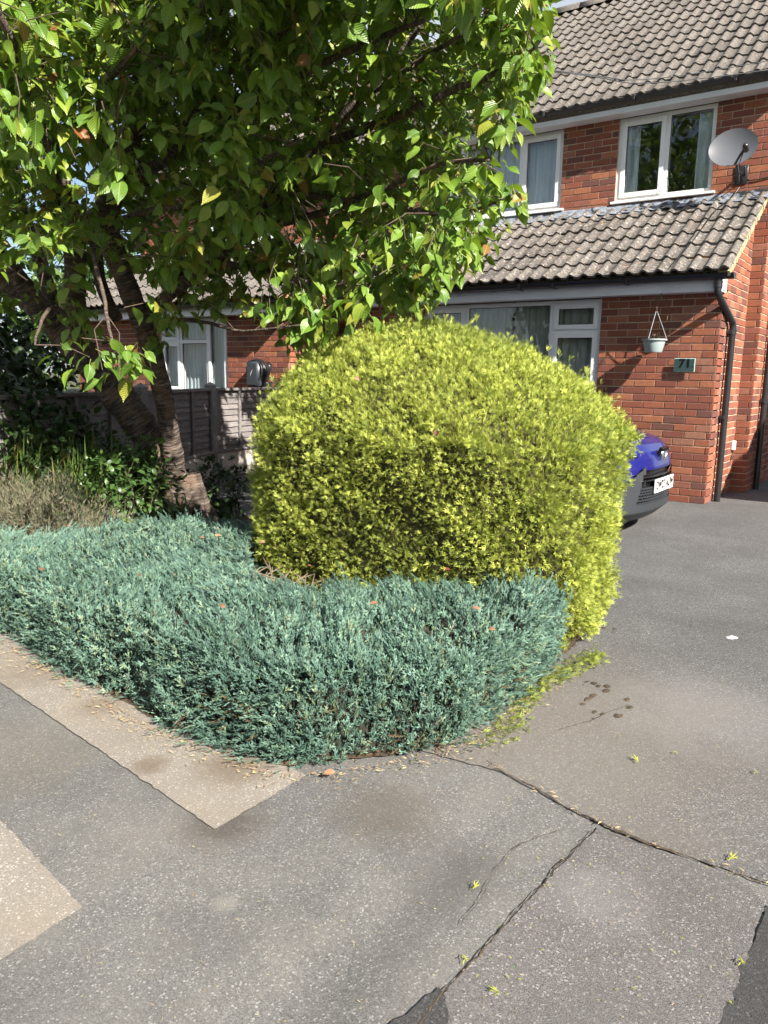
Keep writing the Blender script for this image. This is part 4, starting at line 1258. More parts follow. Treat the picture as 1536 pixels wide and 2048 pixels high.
cl = 0.5 + 0.5 * np.sin(p[:, 0] * 5.3 + 2 * np.sin(p[:, 1] * 4)) * np.sin(p[:, 1] * 6.1 - p[:, 0] * 2)
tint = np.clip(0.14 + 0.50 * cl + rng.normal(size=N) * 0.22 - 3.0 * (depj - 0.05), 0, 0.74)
gp_ = np.sin(p[:, 0] * 2.7 + 1.3 * np.sin(p[:, 1] * 3.1)) * np.sin(p[:, 1] * 4.1 - p[:, 0] * 1.3 + 0.7)
green = (rng.random(N) < 0.08 + 0.35 * np.clip(gp_, 0, 1) + 0.28 * np.clip((-2.2 - p[:, 0]) / 1.2, 0, 1) * np.clip(n[:, 2], 0, 1)); tint[green] = 0.78 + 0.14 * rng.random(green.sum())
odd = rng.random(N) < 0.012; tint[odd] = 0.94 + 0.055 * rng.random(odd.sum())
low_dry = (p[:, 2] < 0.20) & (side > 0.4) & (rng.random(N) < 0.26) & (np.sin(p[:, 0] * 9 + p[:, 1] * 5) * np.sin(p[:, 2] * 21 + p[:, 0] * 6) > 0.25) & (p[:, 0] > -2.1)
longm = (rng.random(N) < 0.30) & ~low_dry
shrt = ~longm & ~low_dry
dl = unit(n * (0.30 + 0.25 * side)[:, None] + flow * (1.0 - 0.35 * side)[:, None] + up * (0.25 - 0.2 * side)[:, None] + rng.normal(size=(N, 3)) * 0.42)
ds = unit(n * 0.50 + up * 0.35 + flow * 0.50 + rng.normal(size=(N, 3)) * 0.33)
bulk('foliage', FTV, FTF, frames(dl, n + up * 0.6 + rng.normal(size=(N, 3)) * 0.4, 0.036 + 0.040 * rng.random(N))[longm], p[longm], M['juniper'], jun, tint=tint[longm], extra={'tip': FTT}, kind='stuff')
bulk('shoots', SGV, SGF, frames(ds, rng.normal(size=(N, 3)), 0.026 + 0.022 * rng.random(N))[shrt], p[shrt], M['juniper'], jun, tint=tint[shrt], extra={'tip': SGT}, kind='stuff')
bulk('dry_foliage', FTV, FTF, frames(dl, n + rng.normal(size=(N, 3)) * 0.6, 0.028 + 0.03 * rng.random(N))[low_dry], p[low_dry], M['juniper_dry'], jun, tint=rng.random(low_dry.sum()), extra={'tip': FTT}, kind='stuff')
# long straggling whips lying over the top, greener
k = rng.choice(np.where(n[:, 2] > 0.7)[0], 1500)
dw = unit(flow[k] + np.array([-0.5, 0.15, 0.12]) + rng.normal(size=(1500, 3)) * 0.18)
bulk('whip', FTV, FTF, frames(dw, n[k] + rng.normal(size=(1500, 3)) * 0.3, 0.10 + 0.08 * rng.random(1500)) * np.array([0.6, 1, 0.6]), p[k] + n[k] * 0.015, M['juniper'], jun, tint=np.clip(0.62 + 0.335 * rng.random(1500), 0, 0.96), extra={'tip': FTT}, kind='stuff')
# loose tufts spreading onto the pavement at the foot
k = rng.choice(np.where((side > 0.5) & (p[:, 2] < 0.12))[0], 900)[:320]
df = unit(np.c_[n[k][:, :2] * 1.2 + rng.normal(size=(320, 2)) * 0.5, rng.random(320) * 0.35])
bulk('skirt', FTV, FTF, frames(df, np.tile(up, (320, 1)) + rng.normal(size=(320, 3)) * 0.3, 0.03 + 0.03 * rng.random(320)), np.c_[p[k][:, :2] + n[k][:, :2] * (0.02 + 0.05 * rng.random((320, 1))), 0.012 + 0.03 * rng.random(320)], M['juniper'], jun, tint=rng.random(320) * 0.75, extra={'tip': FTT}, kind='stuff')

# ------------------------------------------------------------------ cherry tree
def leaf_shape(ts, ws, fold=0.22, curl=0.22, petiole=0.28):
    """ovate pointed leaf, y along the midrib; returns verts, tris, (across, along) coordinates"""
    V, F, L = [], [], []
    ts, ws = list(ts), list(ws); n = len(ts)
    for t, w in zip(ts, ws):
        z0 = -curl * t * t + 0.05 * math.sin(3.1 * t)
        V.append((0, t, z0)); L.append((0, t, 0))
    mid = list(range(n)); left, rt = {}, {}
    for i in range(1, n - 1):
        z0 = -curl * ts[i] ** 2 + 0.05 * math.sin(3.1 * ts[i]) + fold * ws[i]
        left[i] = len(V); V.append((-ws[i], ts[i] - 0.03, z0)); L.append((-ws[i], ts[i], 0))
        rt[i] = len(V); V.append((ws[i], ts[i] - 0.03, z0)); L.append((ws[i], ts[i], 0))
    F += [(0, 1, left[1]), (0, rt[1], 1), (n - 2, n - 1, left[n - 2]), (n - 2, rt[n - 2], n - 1)]
    for i in range(1, n - 2):
        F += [(i, i + 1, left[i + 1]), (i, left[i + 1], left[i]), (i, rt[i], rt[i + 1]), (i, rt[i + 1], i + 1)]
    k = len(V)
    V += [(-0.012, -petiole, 0.10), (0.012, -petiole, 0.10), (0.012, 0.01, 0.0), (-0.012, 0.01, 0.0)]; L += [(0, 0, 0)] * 4
    F += [(k, k + 1, k + 2), (k, k + 2, k + 3)]
    return np.array(V), np.array(F), np.array(L)


LFV, LFF, LFL = leaf_shape((0, .10, .25, .45, .65, .80, .90, 1.0), (0, .15, .25, .295, .255, .160, .06, 0))
LSV, LSF, LSL = leaf_shape((0, .16, .42, .72, .88, 1.0), (0, .19, .295, .215, .08, 0))
LEAF_MESHES = []
for fold, curl in ((0.25, 0.25), (0.45, 0.40), (0.12, 0.10), (0.65, 0.15)):
    v_, f_, l_ = leaf_shape((0, .10, .25, .45, .65, .80, .90, 1.0), (0, .15, .25, .295, .255, .160, .06, 0), fold, curl)
    me = bulk_mesh('leaf', v_, f_, np.eye(3)[None], np.zeros((1, 3)), M['leaf'], None, {'lv': l_}, True)
    LEAF_MESHES.append(me)

TB = np.array([-5.08, 4.33, 0.0])
tree = empty('cherry_tree', tuple(TB), label='multi-stemmed cherry tree with ringed bark and large drooping leaves, top left', category='tree')
S = sight
def path(pts): return [S(u, v, d) for u, v, d in pts]
def smooth_path(P, k=5):
    P = np.array(P); out = []
    for i in range(len(P) - 1):
        p0, p1, p2, p3 = P[max(i - 1, 0)], P[i], P[i + 1], P[min(i + 2, len(P) - 1)]
        for j in range(k):
            t = j / k
            out.append(0.5 * ((2 * p1) + (-p0 + p2) * t + (2 * p0 - 5 * p1 + 4 * p2 - p3) * t * t + (-p0 + 3 * p1 - 3 * p2 + p3) * t ** 3))
    out.append(P[-1]); return np.array(out)


STEMS = [   # pixel path with distance, start and end radius: (u, v, metres)
    ([(352, 1040, 6.72), (350, 985, 6.70), (345, 905, 6.62), (328, 800, 6.5), (300, 690, 6.4), (262, 590, 6.3), (215, 450, 6.15), (245, 330, 6.0), (275, 240, 5.9), (320, 100, 5.7), (380, -90, 5.5), (430, -300, 5.3)], 0.165, 0.035, [0.165, 0.145, 0.105, 0.092, 0.098, 0.095, 0.10, 0.09, 0.082, 0.07, 0.055, 0.03]),
    ([(345, 960, 6.74), (300, 880, 6.75), (235, 790, 6.75), (160, 705, 6.8), (70, 610, 6.9), (-60, 500, 7.0), (-200, 340, 7.1)], 0.17, 0.08, [0.13, 0.165, 0.165, 0.14, 0.12, 0.10, 0.07]),
    ([(215, 770, 6.7), (165, 690, 6.6), (152, 620, 6.5), (150, 540, 6.4), (148, 450, 6.35), (112, 340, 6.25), (85, 210, 6.2), (70, 60, 6.1), (60, -120, 6.0), (40, -300, 5.9)], 0.1, 0.04, [0.09, 0.105, 0.098, 0.095, 0.092, 0.09, 0.07, 0.055, 0.045, 0.03]),
    ([(130, 680, 6.85), (40, 560, 6.7), (-30, 470, 6.6), (-120, 330, 6.4)], 0.1, 0.05, [0.11, 0.085, 0.075, 0.06]),
    ([(190, 740, 6.9), (120, 640, 7.1), (80, 520, 7.2), (40, 400, 7.3), (10, 200, 7.3)], 0.08, 0.04, [0.10, 0.085, 0.07, 0.06, 0.04]),
    ([(235, 640, 6.75), (200, 560, 6.8), (195, 450, 6.9), (210, 300, 7.0), (215, 100, 7.0)], 0.07, 0.03, [0.06, 0.06, 0.05, 0.045, 0.03]),
]
BRANCHES = [
    ([(298, 625, 6.35), (360, 572, 6.2), (430, 522, 6.0), (500, 462, 5.8), (560, 380, 5.5), (640, 290, 5.2), (720, 200, 5.0), (800, 110, 4.8), (860, 20, 4.7)], 0.052, 0.014),
    ([(262, 360, 5.95), (330, 320, 5.7), (430, 250, 5.3), (560, 180, 4.9), (700, 100, 4.6), (850, 40, 4.3)], 0.045, 0.012),
    ([(500, 462, 5.8), (620, 430, 5.4), (760, 385, 4.9), (880, 330, 4.5), (980, 320, 4.35)], 0.03, 0.008),
    ([(640, 290, 5.2), (780, 240, 4.8), (900, 185, 4.5), (1010, 140, 4.35), (1070, 95, 4.25)], 0.03, 0.008),
    ([(430, 522, 6.0), (540, 545, 5.6), (640, 570, 5.2), (740, 545, 4.9), (830, 530, 4.7)], 0.026, 0.007),
    ([(560, 380, 5.5), (660, 400, 5.1), (800, 420, 4.7), (920, 430, 4.4), (1010, 395, 4.3)], 0.026, 0.006),
    ([(275, 240, 5.9), (300, 160, 5.3), (380, 60, 4.6), (450, -60, 4.1), (520, -200, 3.9)], 0.05, 0.012),
    ([(112, 340, 6.25), (100, 300, 5.5), (60, 180, 4.8), (20, 60, 4.4), (-60, -60, 4.2)], 0.045, 0.012),
    ([(148, 450, 6.35), (170, 460, 5.6), (190, 520, 4.9), (215, 640, 4.5), (235, 720, 4.35)], 0.022, 0.005),
    ([(160, 690, 6.6), (120, 620, 5.6), (80, 640, 4.9), (70, 690, 4.6)], 0.02, 0.005),
    ([(215, 450, 6.15), (300, 420, 5.6), (400, 400, 5.1), (500, 330, 4.6), (600, 280, 4.3)], 0.028, 0.007),
    ([(330, 320, 5.7), (420, 170, 5.1), (560, 60, 4.6), (700, -60, 4.3), (860, -160, 4.2)], 0.035, 0.009),
    ([(245, 330, 6.0), (200, 250, 5.3), (230, 170, 4.7), (280, 80, 4.3)], 0.03, 0.008),
    ([(720, 200, 5.0), (840, 120, 4.7), (960, 40, 4.5), (1060, 0, 4.4)], 0.02, 0.006),
    ([(300, 640, 6.35), (400, 640, 5.9), (500, 660, 5.5), (600, 650, 5.2)], 0.018, 0.005),
]
tr = MB(); skel = []
for pts, r0, r1, radii in STEMS:
    P = smooth_path(path(pts), 6)
    rad = np.interp(np.linspace(0, len(radii) - 1, len(P)), range(len(radii)), radii)
    wob = 1 + 0.05 * np.sin(np.arange(len(P)) * 1.7) + rng.normal(size=len(P)) * 0.02
    tr.tube(P, list(rad * wob * 0.80), 18)
    skel.append(P[len(P) // 3:])
# root flare
for a in np.linspace(0, 2 * math.pi, 7, endpoint=False):
    q = TB + np.array([0.24 * math.cos(a), 0.24 * math.sin(a), 0.0])
    tr.tube([TB + np.array([0.05 * math.cos(a), 0.05 * math.sin(a), 0.42]), TB + np.array([0.12 * math.cos(a), 0.12 * math.sin(a), 0.16]), q], [0.07, 0.075, 0.04], 10)
trunk = tr.build('trunk', M['bark'], tree, smooth=True, attr='bark')
for pts, r0, r1 in BRANCHES:
    P = smooth_path(path(pts), 6)
    P[2:-2] += np.cumsum(rng.normal(size=(len(P) - 4, 3)) * 0.006, axis=0) * np.sin(np.linspace(0, math.pi, len(P) - 4))[:, None]
    b = MB(); b.tube(P, list(np.linspace(r0, r1, len(P))), 10)
    b.build('branch', M['bark'], tree, smooth=True, attr='bark')
    skel.append(P)
SK = np.concatenate(skel)


def canopy_clusters(n, umin, umax, vmin, vmax, d0, d1, bias=1.0):
    u = umin + (umax - umin) * rng.random(n * 3); v = vmin + (vmax - vmin) * rng.random(n * 3)
    ok = in_poly(u, v, CANOPY); u, v = u[ok][:n], v[ok][:n]
    dd = d0 + (d1 - d0) * rng.random(len(u)) ** bias
    dd = dd + np.clip((500 - u) / 500, 0, 1) * 0.5
    return np.array([S(a, b, c) for a, b, c in zip(u, v, dd)]), u, v


C1, u1, v1 = canopy_clusters(2250, -60, 1100, -150, 700, 3.9, 6.8, 0.75)
lowleft = (u1 < 330) & (v1 > 470) & (rng.random(len(u1)) < 0.80)
leftish = (u1 < 430) & (v1 > 300) & (rng.random(len(u1)) < 0.40)
thin_r = (u1 > 920) & (v1 > 225) & (rng.random(len(u1)) < 0.5)
C1 = C1[~(lowleft | leftish | thin_r)]
C5, _, _ = canopy_clusters(620, 330, 1070, -520, -30, 3.0, 4.6)
C5 = C5[C5[:, 0] < -1.0]
C6, _, _ = canopy_clusters(430, 250, 950, 60, 560, 6.2, 7.4)
C2, _, _ = canopy_clusters(700, -800, 1080, -800, -60, 4.2, 7.2)
C3, _, _ = canopy_clusters(150, -800, -60, -200, 650, 4.8, 7.2)
C4 = np.array([S(*q) for q in ((205, 740, 4.3), (240, 752, 4.35), (60, 690, 4.5), (40, 665, 4.6), (275, 725, 4.4), (180, 715, 4.5), (300, 715, 4.5), (85, 735, 4.45), (540, 630, 5.0), (600, 640, 4.9), (640, 640, 4.8), (470, 640, 5.3), (400, 600, 5.6), (840, 575, 4.5), (810, 560, 4.5), (855, 560, 4.6), (770, 570, 4.7), (1035, 385, 4.3), (1020, 400, 4.3), (330, 640, 5.6), (370, 640, 5.5), (360, 625, 5.6), (440, 620, 5.4))])
CL = np.concatenate([C1, C2, C3, C4, C5, C6])
# thin out what would hang over the low hedges or reach towards the street
keep = ~((CL[:, 2] < 2.3) & (CL[:, 1] < 2.4) & (CL[:, 0] > -4.0))
CL = CL[keep]
# openings in the crown through which the sun reaches the trunk foot, the heather and the fence
for tgt in ((-5.1, 4.3, 0.3), (-5.0, 4.25, 0.7), (-4.75, 3.5, 0.45), (-5.2, 3.3, 0.45), (-7.1, 6.9, 0.8), (-7.05, 7.3, 0.3), (-9.2, 8.2, 1.4), (-8.8, 8.2, 1.3), (-5.3, 4.9, 1.3)):
    v_ = CL - np.array(tgt); t_ = v_ @ np.array(SUN_DIR); off = np.linalg.norm(v_ - t_[:, None] * np.array(SUN_DIR), axis=1)
    CL = CL[~((off < 0.26) & (t_ > 0.3))]
leaf_p, leaf_d, leaf_n = [], [], []
tw = MB()
for c in CL:
    dist = np.linalg.norm(SK - c, axis=1); j = int(np.argsort(dist)[rng.integers(0, 14)])
    a = SK[j]; L = dist[j]
    if L > 0.42:
        a = c + (a - c) / L * (0.25 + 0.17 * rng.random()); a[2] += 0.04; L = 0.4
    mid = (a + c) / 2 + np.array([0, 0, 0.10 * min(1, L)]) + rng.normal(size=3) * 0.03
    if L > 0.05:
        tw.tube([a, mid, c], [0.004, 0.003, 0.002], 4, False)
    tdir = unit(c - mid)
    for k in range(rng.integers(7, 14)):
        s = rng.random(); base = mid + (c - mid) * (0.1 + 0.9 * s) + rng.normal(size=3) * 0.035
        hz = rng.normal(size=3); hz[2] = 0; hz = unit(hz)
        leaf_d.append(unit(np.array([0, 0, -0.75 + 0.65 * rng.random()]) + hz * (0.45 + 0.6 * rng.random()) + tdir * 0.3))
        leaf_n.append(unit(hz * 0.55 + np.array([0.2, -0.15, 0.55]) + rng.normal(size=3) * 0.45)); leaf_p.append(base)
tw.build('twig', M['twig'], tree, kind='stuff')
leaf_p, leaf_d, leaf_n = np.array(leaf_p), np.array(leaf_d), np.array(leaf_n)
leaf_s = 0.062 + 0.074 * rng.random(len(leaf_p)) ** 1.3
LM = frames(leaf_d, leaf_n, leaf_s)
leaf_p = leaf_p + leaf_d * (leaf_s * 0.28)[:, None]
uv = project(leaf_p)
dist = np.linalg.norm(leaf_p - np.array([0, 0, CAM_H]), axis=1)
score = np.where((uv[:, 0] > 0) & (uv[:, 0] < 1536) & (uv[:, 1] > 0) & (uv[:, 1] < 2048), leaf_s / dist, 0)
big = np.zeros(len(leaf_p), bool); big[np.argsort(-score)[:300]] = True
ltint = np.clip(rng.normal(size=len(leaf_p)) * 0.22 + 0.45, 0, 0.96); ltint[rng.random(len(leaf_p)) < 0.006] = 1.0 - 1e-3
for i in np.where(big)[0]:
    o = bpy.data.objects.new('leaf', LEAF_MESHES[rng.integers(0, 4)])
    m4 = Matrix(LM[i].tolist()).to_4x4(); m4.translation = leaf_p[i]
    o.matrix_basis = m4; link(o, tree)
bulk('foliage', LSV, LSF, LM[~big], leaf_p[~big], M['leaf'], tree, tint=ltint[~big], extra={'lv': LSL}, smooth=True, kind='stuff')

# ------------------------------------------------------------------ parked car (faces +X)
def mat_paint():
    t = NT('car_paint_blue')
    p = t.node('ShaderNodeBsdfPrincipled', {'Base Color': (0.002, 0.005, 0.125), 'Roughness': 0.4, 'Metallic': 0.15, 'Coat Weight': 1.0, 'Coat Roughness': 0.04, 'Specular IOR Level': 0.5})
    return t.finish(p.outputs[0])


M['paint'] = mat_paint()
M['clad'] = mat_plain('bumper_grey_plastic', (0.030, 0.033, 0.038), 0.55, 0.1, 8, 0.2, 300, spec=0.4)
M['grille'] = mat_plain('grille_black_gloss', (0.008, 0.008, 0.009), 0.18, 0.1, 8, spec=0.5)
M['chrome'] = mat_plain('chrome', (0.75, 0.76, 0.78), 0.12, 0.03, 5, Metallic=1.0)
M['plate'] = mat_plain('plate_white', (0.82, 0.82, 0.80), 0.4, 0.03, 5)
M['ink'] = mat_plain('lettering_black', (0.006, 0.006, 0.006), 0.4, 0.05, 5)
M['tyre'] = mat_plain('tyre_rubber', (0.018, 0.018, 0.018), 0.85, 0.1, 9)
M['lamp'] = mat_plain('lamp_lens', (0.30, 0.32, 0.34), 0.1, 0.1, 9, spec=0.6)
M['carglass'] = mat_glass('car_glass', (0.10, 0.12, 0.13))
CX0, CY0 = -1.79, 6.60
car = empty('parked_car', (CX0 - 1.85, CY0, 0), label='blue small hatchback parked in front of the house, its nose showing past the conifer', category='car')
PROF = [(-.10, .145, .72, .20, 0), (-.02, .22, .80, .23, 0), (.0, .36, .82, .29, 0), (.0, .48, .85, .31, 0), (-.005, .58, .86, .32, 0), (-.025, .65, .865, .34, .0), (-.05, .70, .867, .35, .0), (-.085, .755, .868, .34, .02), (-.15, .80, .868, .32, .05), (-.34, .865, .868, .24, .09), (-.62, .93, .866, .12, .11), (-.95, .98, .864, .05, .11), (-1.10, 1.0, .85, .04, .09), (-1.45, 1.25, .72, .02, .02), (-1.78, 1.43, .62, 0, .03), (-2.1, 1.50, .585, 0, .04), (-2.6, 1.515, .58, 0, .04), (-3.1, 1.46, .57, -.02, .04), (-3.35, 1.38, .56, -.04, .04), (-3.58, 1.02, .70, -.08, .02), (-3.66, .82, .82, -.14, 0), (-3.69, .5, .85, -.16, 0), (-3.60, .25, .80, -.16, 0)]


def car_pt(v, s, off=0.0):
    f_ = [float(np.interp(v, range(len(PROF)), [p[k] for p in PROF])) for k in range(5)]
    x = f_[0] - f_[3] * abs(s) ** 2.6 * 1.0; z = f_[1] - f_[4] * s * s; y = f_[2] * s
    return np.array([CX0 + x + off, CY0 + y, z])


def car_grid(v0, v1, nv, s0, s1, ns, test, off=0.0):
    mb = MB(); vs = np.linspace(v0, v1, nv + 1); ss = np.linspace(s0, s1, ns + 1)
    P = [[car_pt(v, s, off) for s in ss] for v in vs]
    flat = [p for row in P for p in row]
    fs = []
    for i in range(nv):
        for j in range(ns):
            c = (P[i][j] + P[i + 1][j + 1]) / 2
            if test(abs(c[1] - CY0), c[2], c[1] - CY0):
                q = i * (ns + 1) + j; fs.append((q, q + 1, q + ns + 2, q + ns + 1))
    used = sorted({i for f in fs for i in f}); mp = {u: k for k, u in enumerate(used)}
    mb.add([flat[u] for u in used], [tuple(mp[i] for i in f) for f in fs])
    return mb


def reg_grille(y, z, _): return 0.285 < z < 0.56 and y < 0.40 + (0.56 - z) * 0.22 - 0.03 * (z > 0.53)
def reg_clad(y, z, _): return not reg_grille(y, z, _) and (z < 0.262 or (z < 0.60 - max(0, (y - 0.36)) * 0.55 and y > 0.36) or z < 0.285)
body = car_grid(0, 12, 110, -1, 1, 84, lambda y, z, q: not reg_grille(y, z, q) and not reg_clad(y, z, q))
ob = body.build('body', M['paint'], car, smooth=True)
car_grid(0, 7, 80, -1, 1, 84, reg_clad, 0.007).build('bumper_cladding', M['clad'], car, smooth=True)
car_grid(0, 7, 80, -1, 1, 84, reg_grille, -0.035).build('grille', M['grille'], car, smooth=True)
gm = MB()
for r in range(6):
    for c in range(-11, 12):
        y = c * 0.042 + (r % 2) * 0.021; z = 0.30 + r * 0.022
        if abs(y) < 0.44 and reg_grille(abs(y), z, y):
            s = y / 0.82; p = car_pt(np.interp(z, [0.165, .24, .36, .48, .58], range(5)), s, -0.012)
            gm.obox(p, (0.010, 0, 0), (0, 0.015, 0.007), (0, -0.003, 0.003))
gm.build('grille_mesh', M['chrome'] if False else M['clad'], car)
b = MB()
for z in (0.505, 0.475): 
    pts = [car_pt(np.interp(z, [0.165, .24, .36, .48, .58], range(5)), s, -0.004) for s in np.linspace(-0.5, 0.5, 15)]
    b.tube(pts, 0.006, 6)
b.build('grille_bar', M['grille'], car, smooth=True)
rest = car_grid(14, 22, 40, -1, 1, 30, lambda *a: True); rest.build('roof', M['paint'], car, smooth=True)
car_grid(12, 14, 16, -0.97, 0.97, 24, lambda *a: True, 0.0).build('windscreen', M['carglass'], car, smooth=True)
for sd in (-1, 1):
    yb = CY0 + sd * 0.866
    edge = [car_pt(v, sd) for v in np.linspace(0, 12, 40)]
    rear = [car_pt(v, sd) for v in np.linspace(19.2, 22, 10)]
    sp = MB(); ring = [tuple(p) for p in edge] + [(CX0 - 3.5, CY0 + sd * 0.80, 0.93)] + [tuple(p) for p in rear] + [(CX0 - 2.0, CY0 + sd * 0.845, 0.22)]
    cen = len(ring); ring.append((CX0 - 1.9, CY0 + sd * 0.872, 0.6))
    sp.add(ring, [(i, (i + 1) % cen, cen) for i in range(cen)])
    sp.build('side_panel', M['paint'], car)
    gl = MB(); gl.add([(CX0 - 1.10, CY0 + sd * 0.845, 0.93), (CX0 - 3.45, CY0 + sd * 0.80, 0.95), tuple(car_pt(18, sd)), tuple(car_pt(16, sd)), tuple(car_pt(14, sd))], [(0, 1, 2, 3, 4)]); gl.build('side_window', M['carglass'], car)
    for xw in (-0.72, -3.02):
        arch = MB(); arch.lathe([(0.30, -0.01), (0.375, -0.01), (0.375, 0.012), (0.30, 0.012)], (CX0 + xw, CY0 + sd * 0.868, 0.31), 28, Matrix.Rotation(math.pi / 2, 3, 'X')); arch.build('wheel_arch', M['clad'], car)
        wv = MB(); wv.lathe([(0.19, -0.09), (0.29, -0.095), (0.31, -0.06), (0.31, 0.06), (0.29, 0.095), (0.19, 0.09)], (CX0 + xw, CY0 + sd * 0.775, 0.31), 28, Matrix.Rotation(math.pi / 2, 3, 'X'))
        wh = wv.build('wheel', M['tyre'], car, smooth=True)
        rv = MB(); rv.lathe([(0.0, -0.04), (0.06, -0.05), (0.19, -0.085), (0.19, 0.085), (0.06, 0.05), (0.0, 0.04)], (CX0 + xw, CY0 + sd * 0.775, 0.31), 10, Matrix.Rotation(math.pi / 2, 3, 'X')); rv.build('rim', M['grille'], wh)
    hl = MB(); pts = [car_pt(np.interp(0.672 + 0.03 * k / 9, [.58, .65, .70], [4, 5, 6]), sd * (0.50 + 0.44 * k / 9), 0.006) for k in range(10)]
    hl.tube(pts, [0.006] + [0.017] * 8 + [0.008], 8); hlo = hl.build('headlight', M['grille'], car, smooth=True)
    hc = MB(); q = pts[2]; hc.tube([pts[1] + np.array([0.014, 0, 0.002]), pts[4] + np.array([0.014, 0, 0.004])], 0.005, 6); hc.build('light_strip', M['lamp'], hlo)
    fg = MB(); p = car_pt(1.75, sd * 0.80, 0.018); fg.lathe([(0.0, 0.004), (0.032, 0.003), (0.034, 0.010), (0.050, 0.012), (0.054, -0.01)], p, 20, Matrix.Rotation(math.radians(90 - 0), 3, 'Y') @ Matrix.Rotation(sd * 0.5, 3, 'X')); fg.build('fog_light', M['lamp'], car, smooth=True)
em = MB(); em.prism([(CX0 - 0.012, CY0 - 0.11, 0.735), (CX0 - 0.002, CY0 - 0.075, 0.625), (CX0 - 0.002, CY0 + 0.075, 0.625), (CX0 - 0.012, CY0 + 0.11, 0.735)], (0.0, 0, 0)) if False else em.obox((CX0 - 0.028, CY0, 0.675), (0.012, 0, -0.006), (0, 0.085, 0), (0.022, 0, 0.052))
eb = em.build('badge_backing', M['grille'], car)
er = MB()
for (ry, rz, oz) in ((0.068, 0.045, 0), (0.030, 0.042, 0.0), (0.060, 0.017, 0.020)):
    pts = [(CX0 - 0.004 - 0.25 * (rz * math.sin(a) + oz), CY0 + ry * math.cos(a), 0.675 + oz + rz * math.sin(a)) for a in np.linspace(0, 2 * math.pi, 25)]
    er.tube(pts, 0.0065, 6, False)
er.build('badge', M['chrome'], eb, smooth=True)
pl = MB(); pl.box((CX0 - 0.004, CY0 - 0.215, 0.365), (CX0 + 0.008, CY0 + 0.305, 0.476), 0.002); plate = pl.build('number_plate', M['plate'], car)


def lettering(name, text, size, loc, rot, mat, parent, squeeze=1.0, extrude=0.0008):
    cu = bpy.data.curves.new(name, 'FONT'); cu.body = text; cu.size = size; cu.align_x = 'CENTER'; cu.align_y = 'CENTER'; cu.extrude = extrude; cu.space_character = 1.08
    cu.offset = 0.0035
    cu.materials.append(mat)
    tmp = bpy.data.objects.new(name, cu); me = bpy.data.meshes.new_from_object(tmp); bpy.data.objects.remove(tmp)
    if not me.materials: me.materials.append(mat)
    o = bpy.data.objects.new(name, me); o.location = loc; o.rotation_euler = rot; o.scale = (squeeze, 1, 1)
    return link(o, parent)


lettering('lettering', 'OW23 AUW', 0.098, (CX0 + 0.0092, CY0 + 0.045, 0.421), (math.pi / 2, 0, math.pi / 2), M['ink'], plate, 0.86)

# ------------------------------------------------------------------ things on the house
# satellite dish
M['dish'] = mat_plain('dish_grey', (0.095, 0.10, 0.112), 0.40, 0.06, 5, spec=0.5)
dish = empty('satellite_dish', (-2.06, YM, 3.40), label='grey oval satellite dish on the brick wall beside the upper right window', category='dish')
dn = Vector((0.10, -0.97, 0.24)).normalized(); dxv = Vector((0.98, 0.13, 0.10)); dxv = (dxv - dn * dxv.dot(dn)).normalized(); dyv = dn.cross(dxv) * -1
if dyv.z < 0: dyv = -dyv
dc = Vector((-2.075, 9.33, 3.735))
mb = MB(); vs, fs = [], []; nr_, na = 10, 40
for bk in (0, 1):
    for i in range(nr_ + 1):
        for k in range(na):
            r = i / nr_; a = 2 * math.pi * k / na
            p = dc + dxv * (0.243 * r * math.cos(a)) + dyv * (0.205 * r * math.sin(a)) + dn * (0.055 * r * r - 0.05 - 0.005 * bk)
            vs.append(p)
for i in range(nr_):
    for k in range(na):
        q = (i * na + k, i * na + (k + 1) % na, (i + 1) * na + (k + 1) % na, (i + 1) * na + k)
        fs.append(q); o2 = (nr_ + 1) * na; fs.append(tuple(o2 + j for j in reversed(q)))
for k in range(na):
    a = nr_ * na + k; b_ = nr_ * na + (k + 1) % na; o2 = (nr_ + 1) * na; fs.append((a, b_, o2 + b_, o2 + a))
mb.add(vs, fs); smooth_by_angle(mb.build('reflector', M['dish'], dish), 50)
lnb = dc + dxv * 0.13 - dyv * 0.12 + dn * 0.17
foot = dc + dxv * 0.02 - dyv * 0.195 + dn * 0.01
mb = MB(); mb.tube([foot, foot + (lnb - foot) * 0.5 + dn * 0.01, lnb - dn * 0.01], [0.012, 0.013, 0.015], 8); mb.build('arm', M['black'], dish, smooth=True)
mb = MB(); mb.tube([lnb + dn * 0.05 - dxv * 0.0, lnb + dn * 0.02, lnb - dn * 0.055], [0.022, 0.030, 0.032], 12); mb.build('receiver', M['black'], dish, smooth=True)
mb = MB(); mb.tube([dc - dn * 0.06, dc - dn * 0.12, (-2.03, 9.50, 3.50), (-2.03, 9.50, 3.40)], 0.016, 8); mb.box((-2.10, YM - 0.02, 3.42), (-1.97, YM - 0.006, 3.62), 0.004); mb.tube([(-2.03, 9.50, 3.52), (-2.03, YM - 0.01, 3.52)], 0.016, 8); mb.build('bracket', M['black'], dish, smooth=True)


def cable(name, pts, r, label, mat='black', k=6):
    mb = MB(); mb.tube(smooth_path(pts, k), r, 6); return tag(mb.build(name, M[mat], smooth=True), label, 'cable')


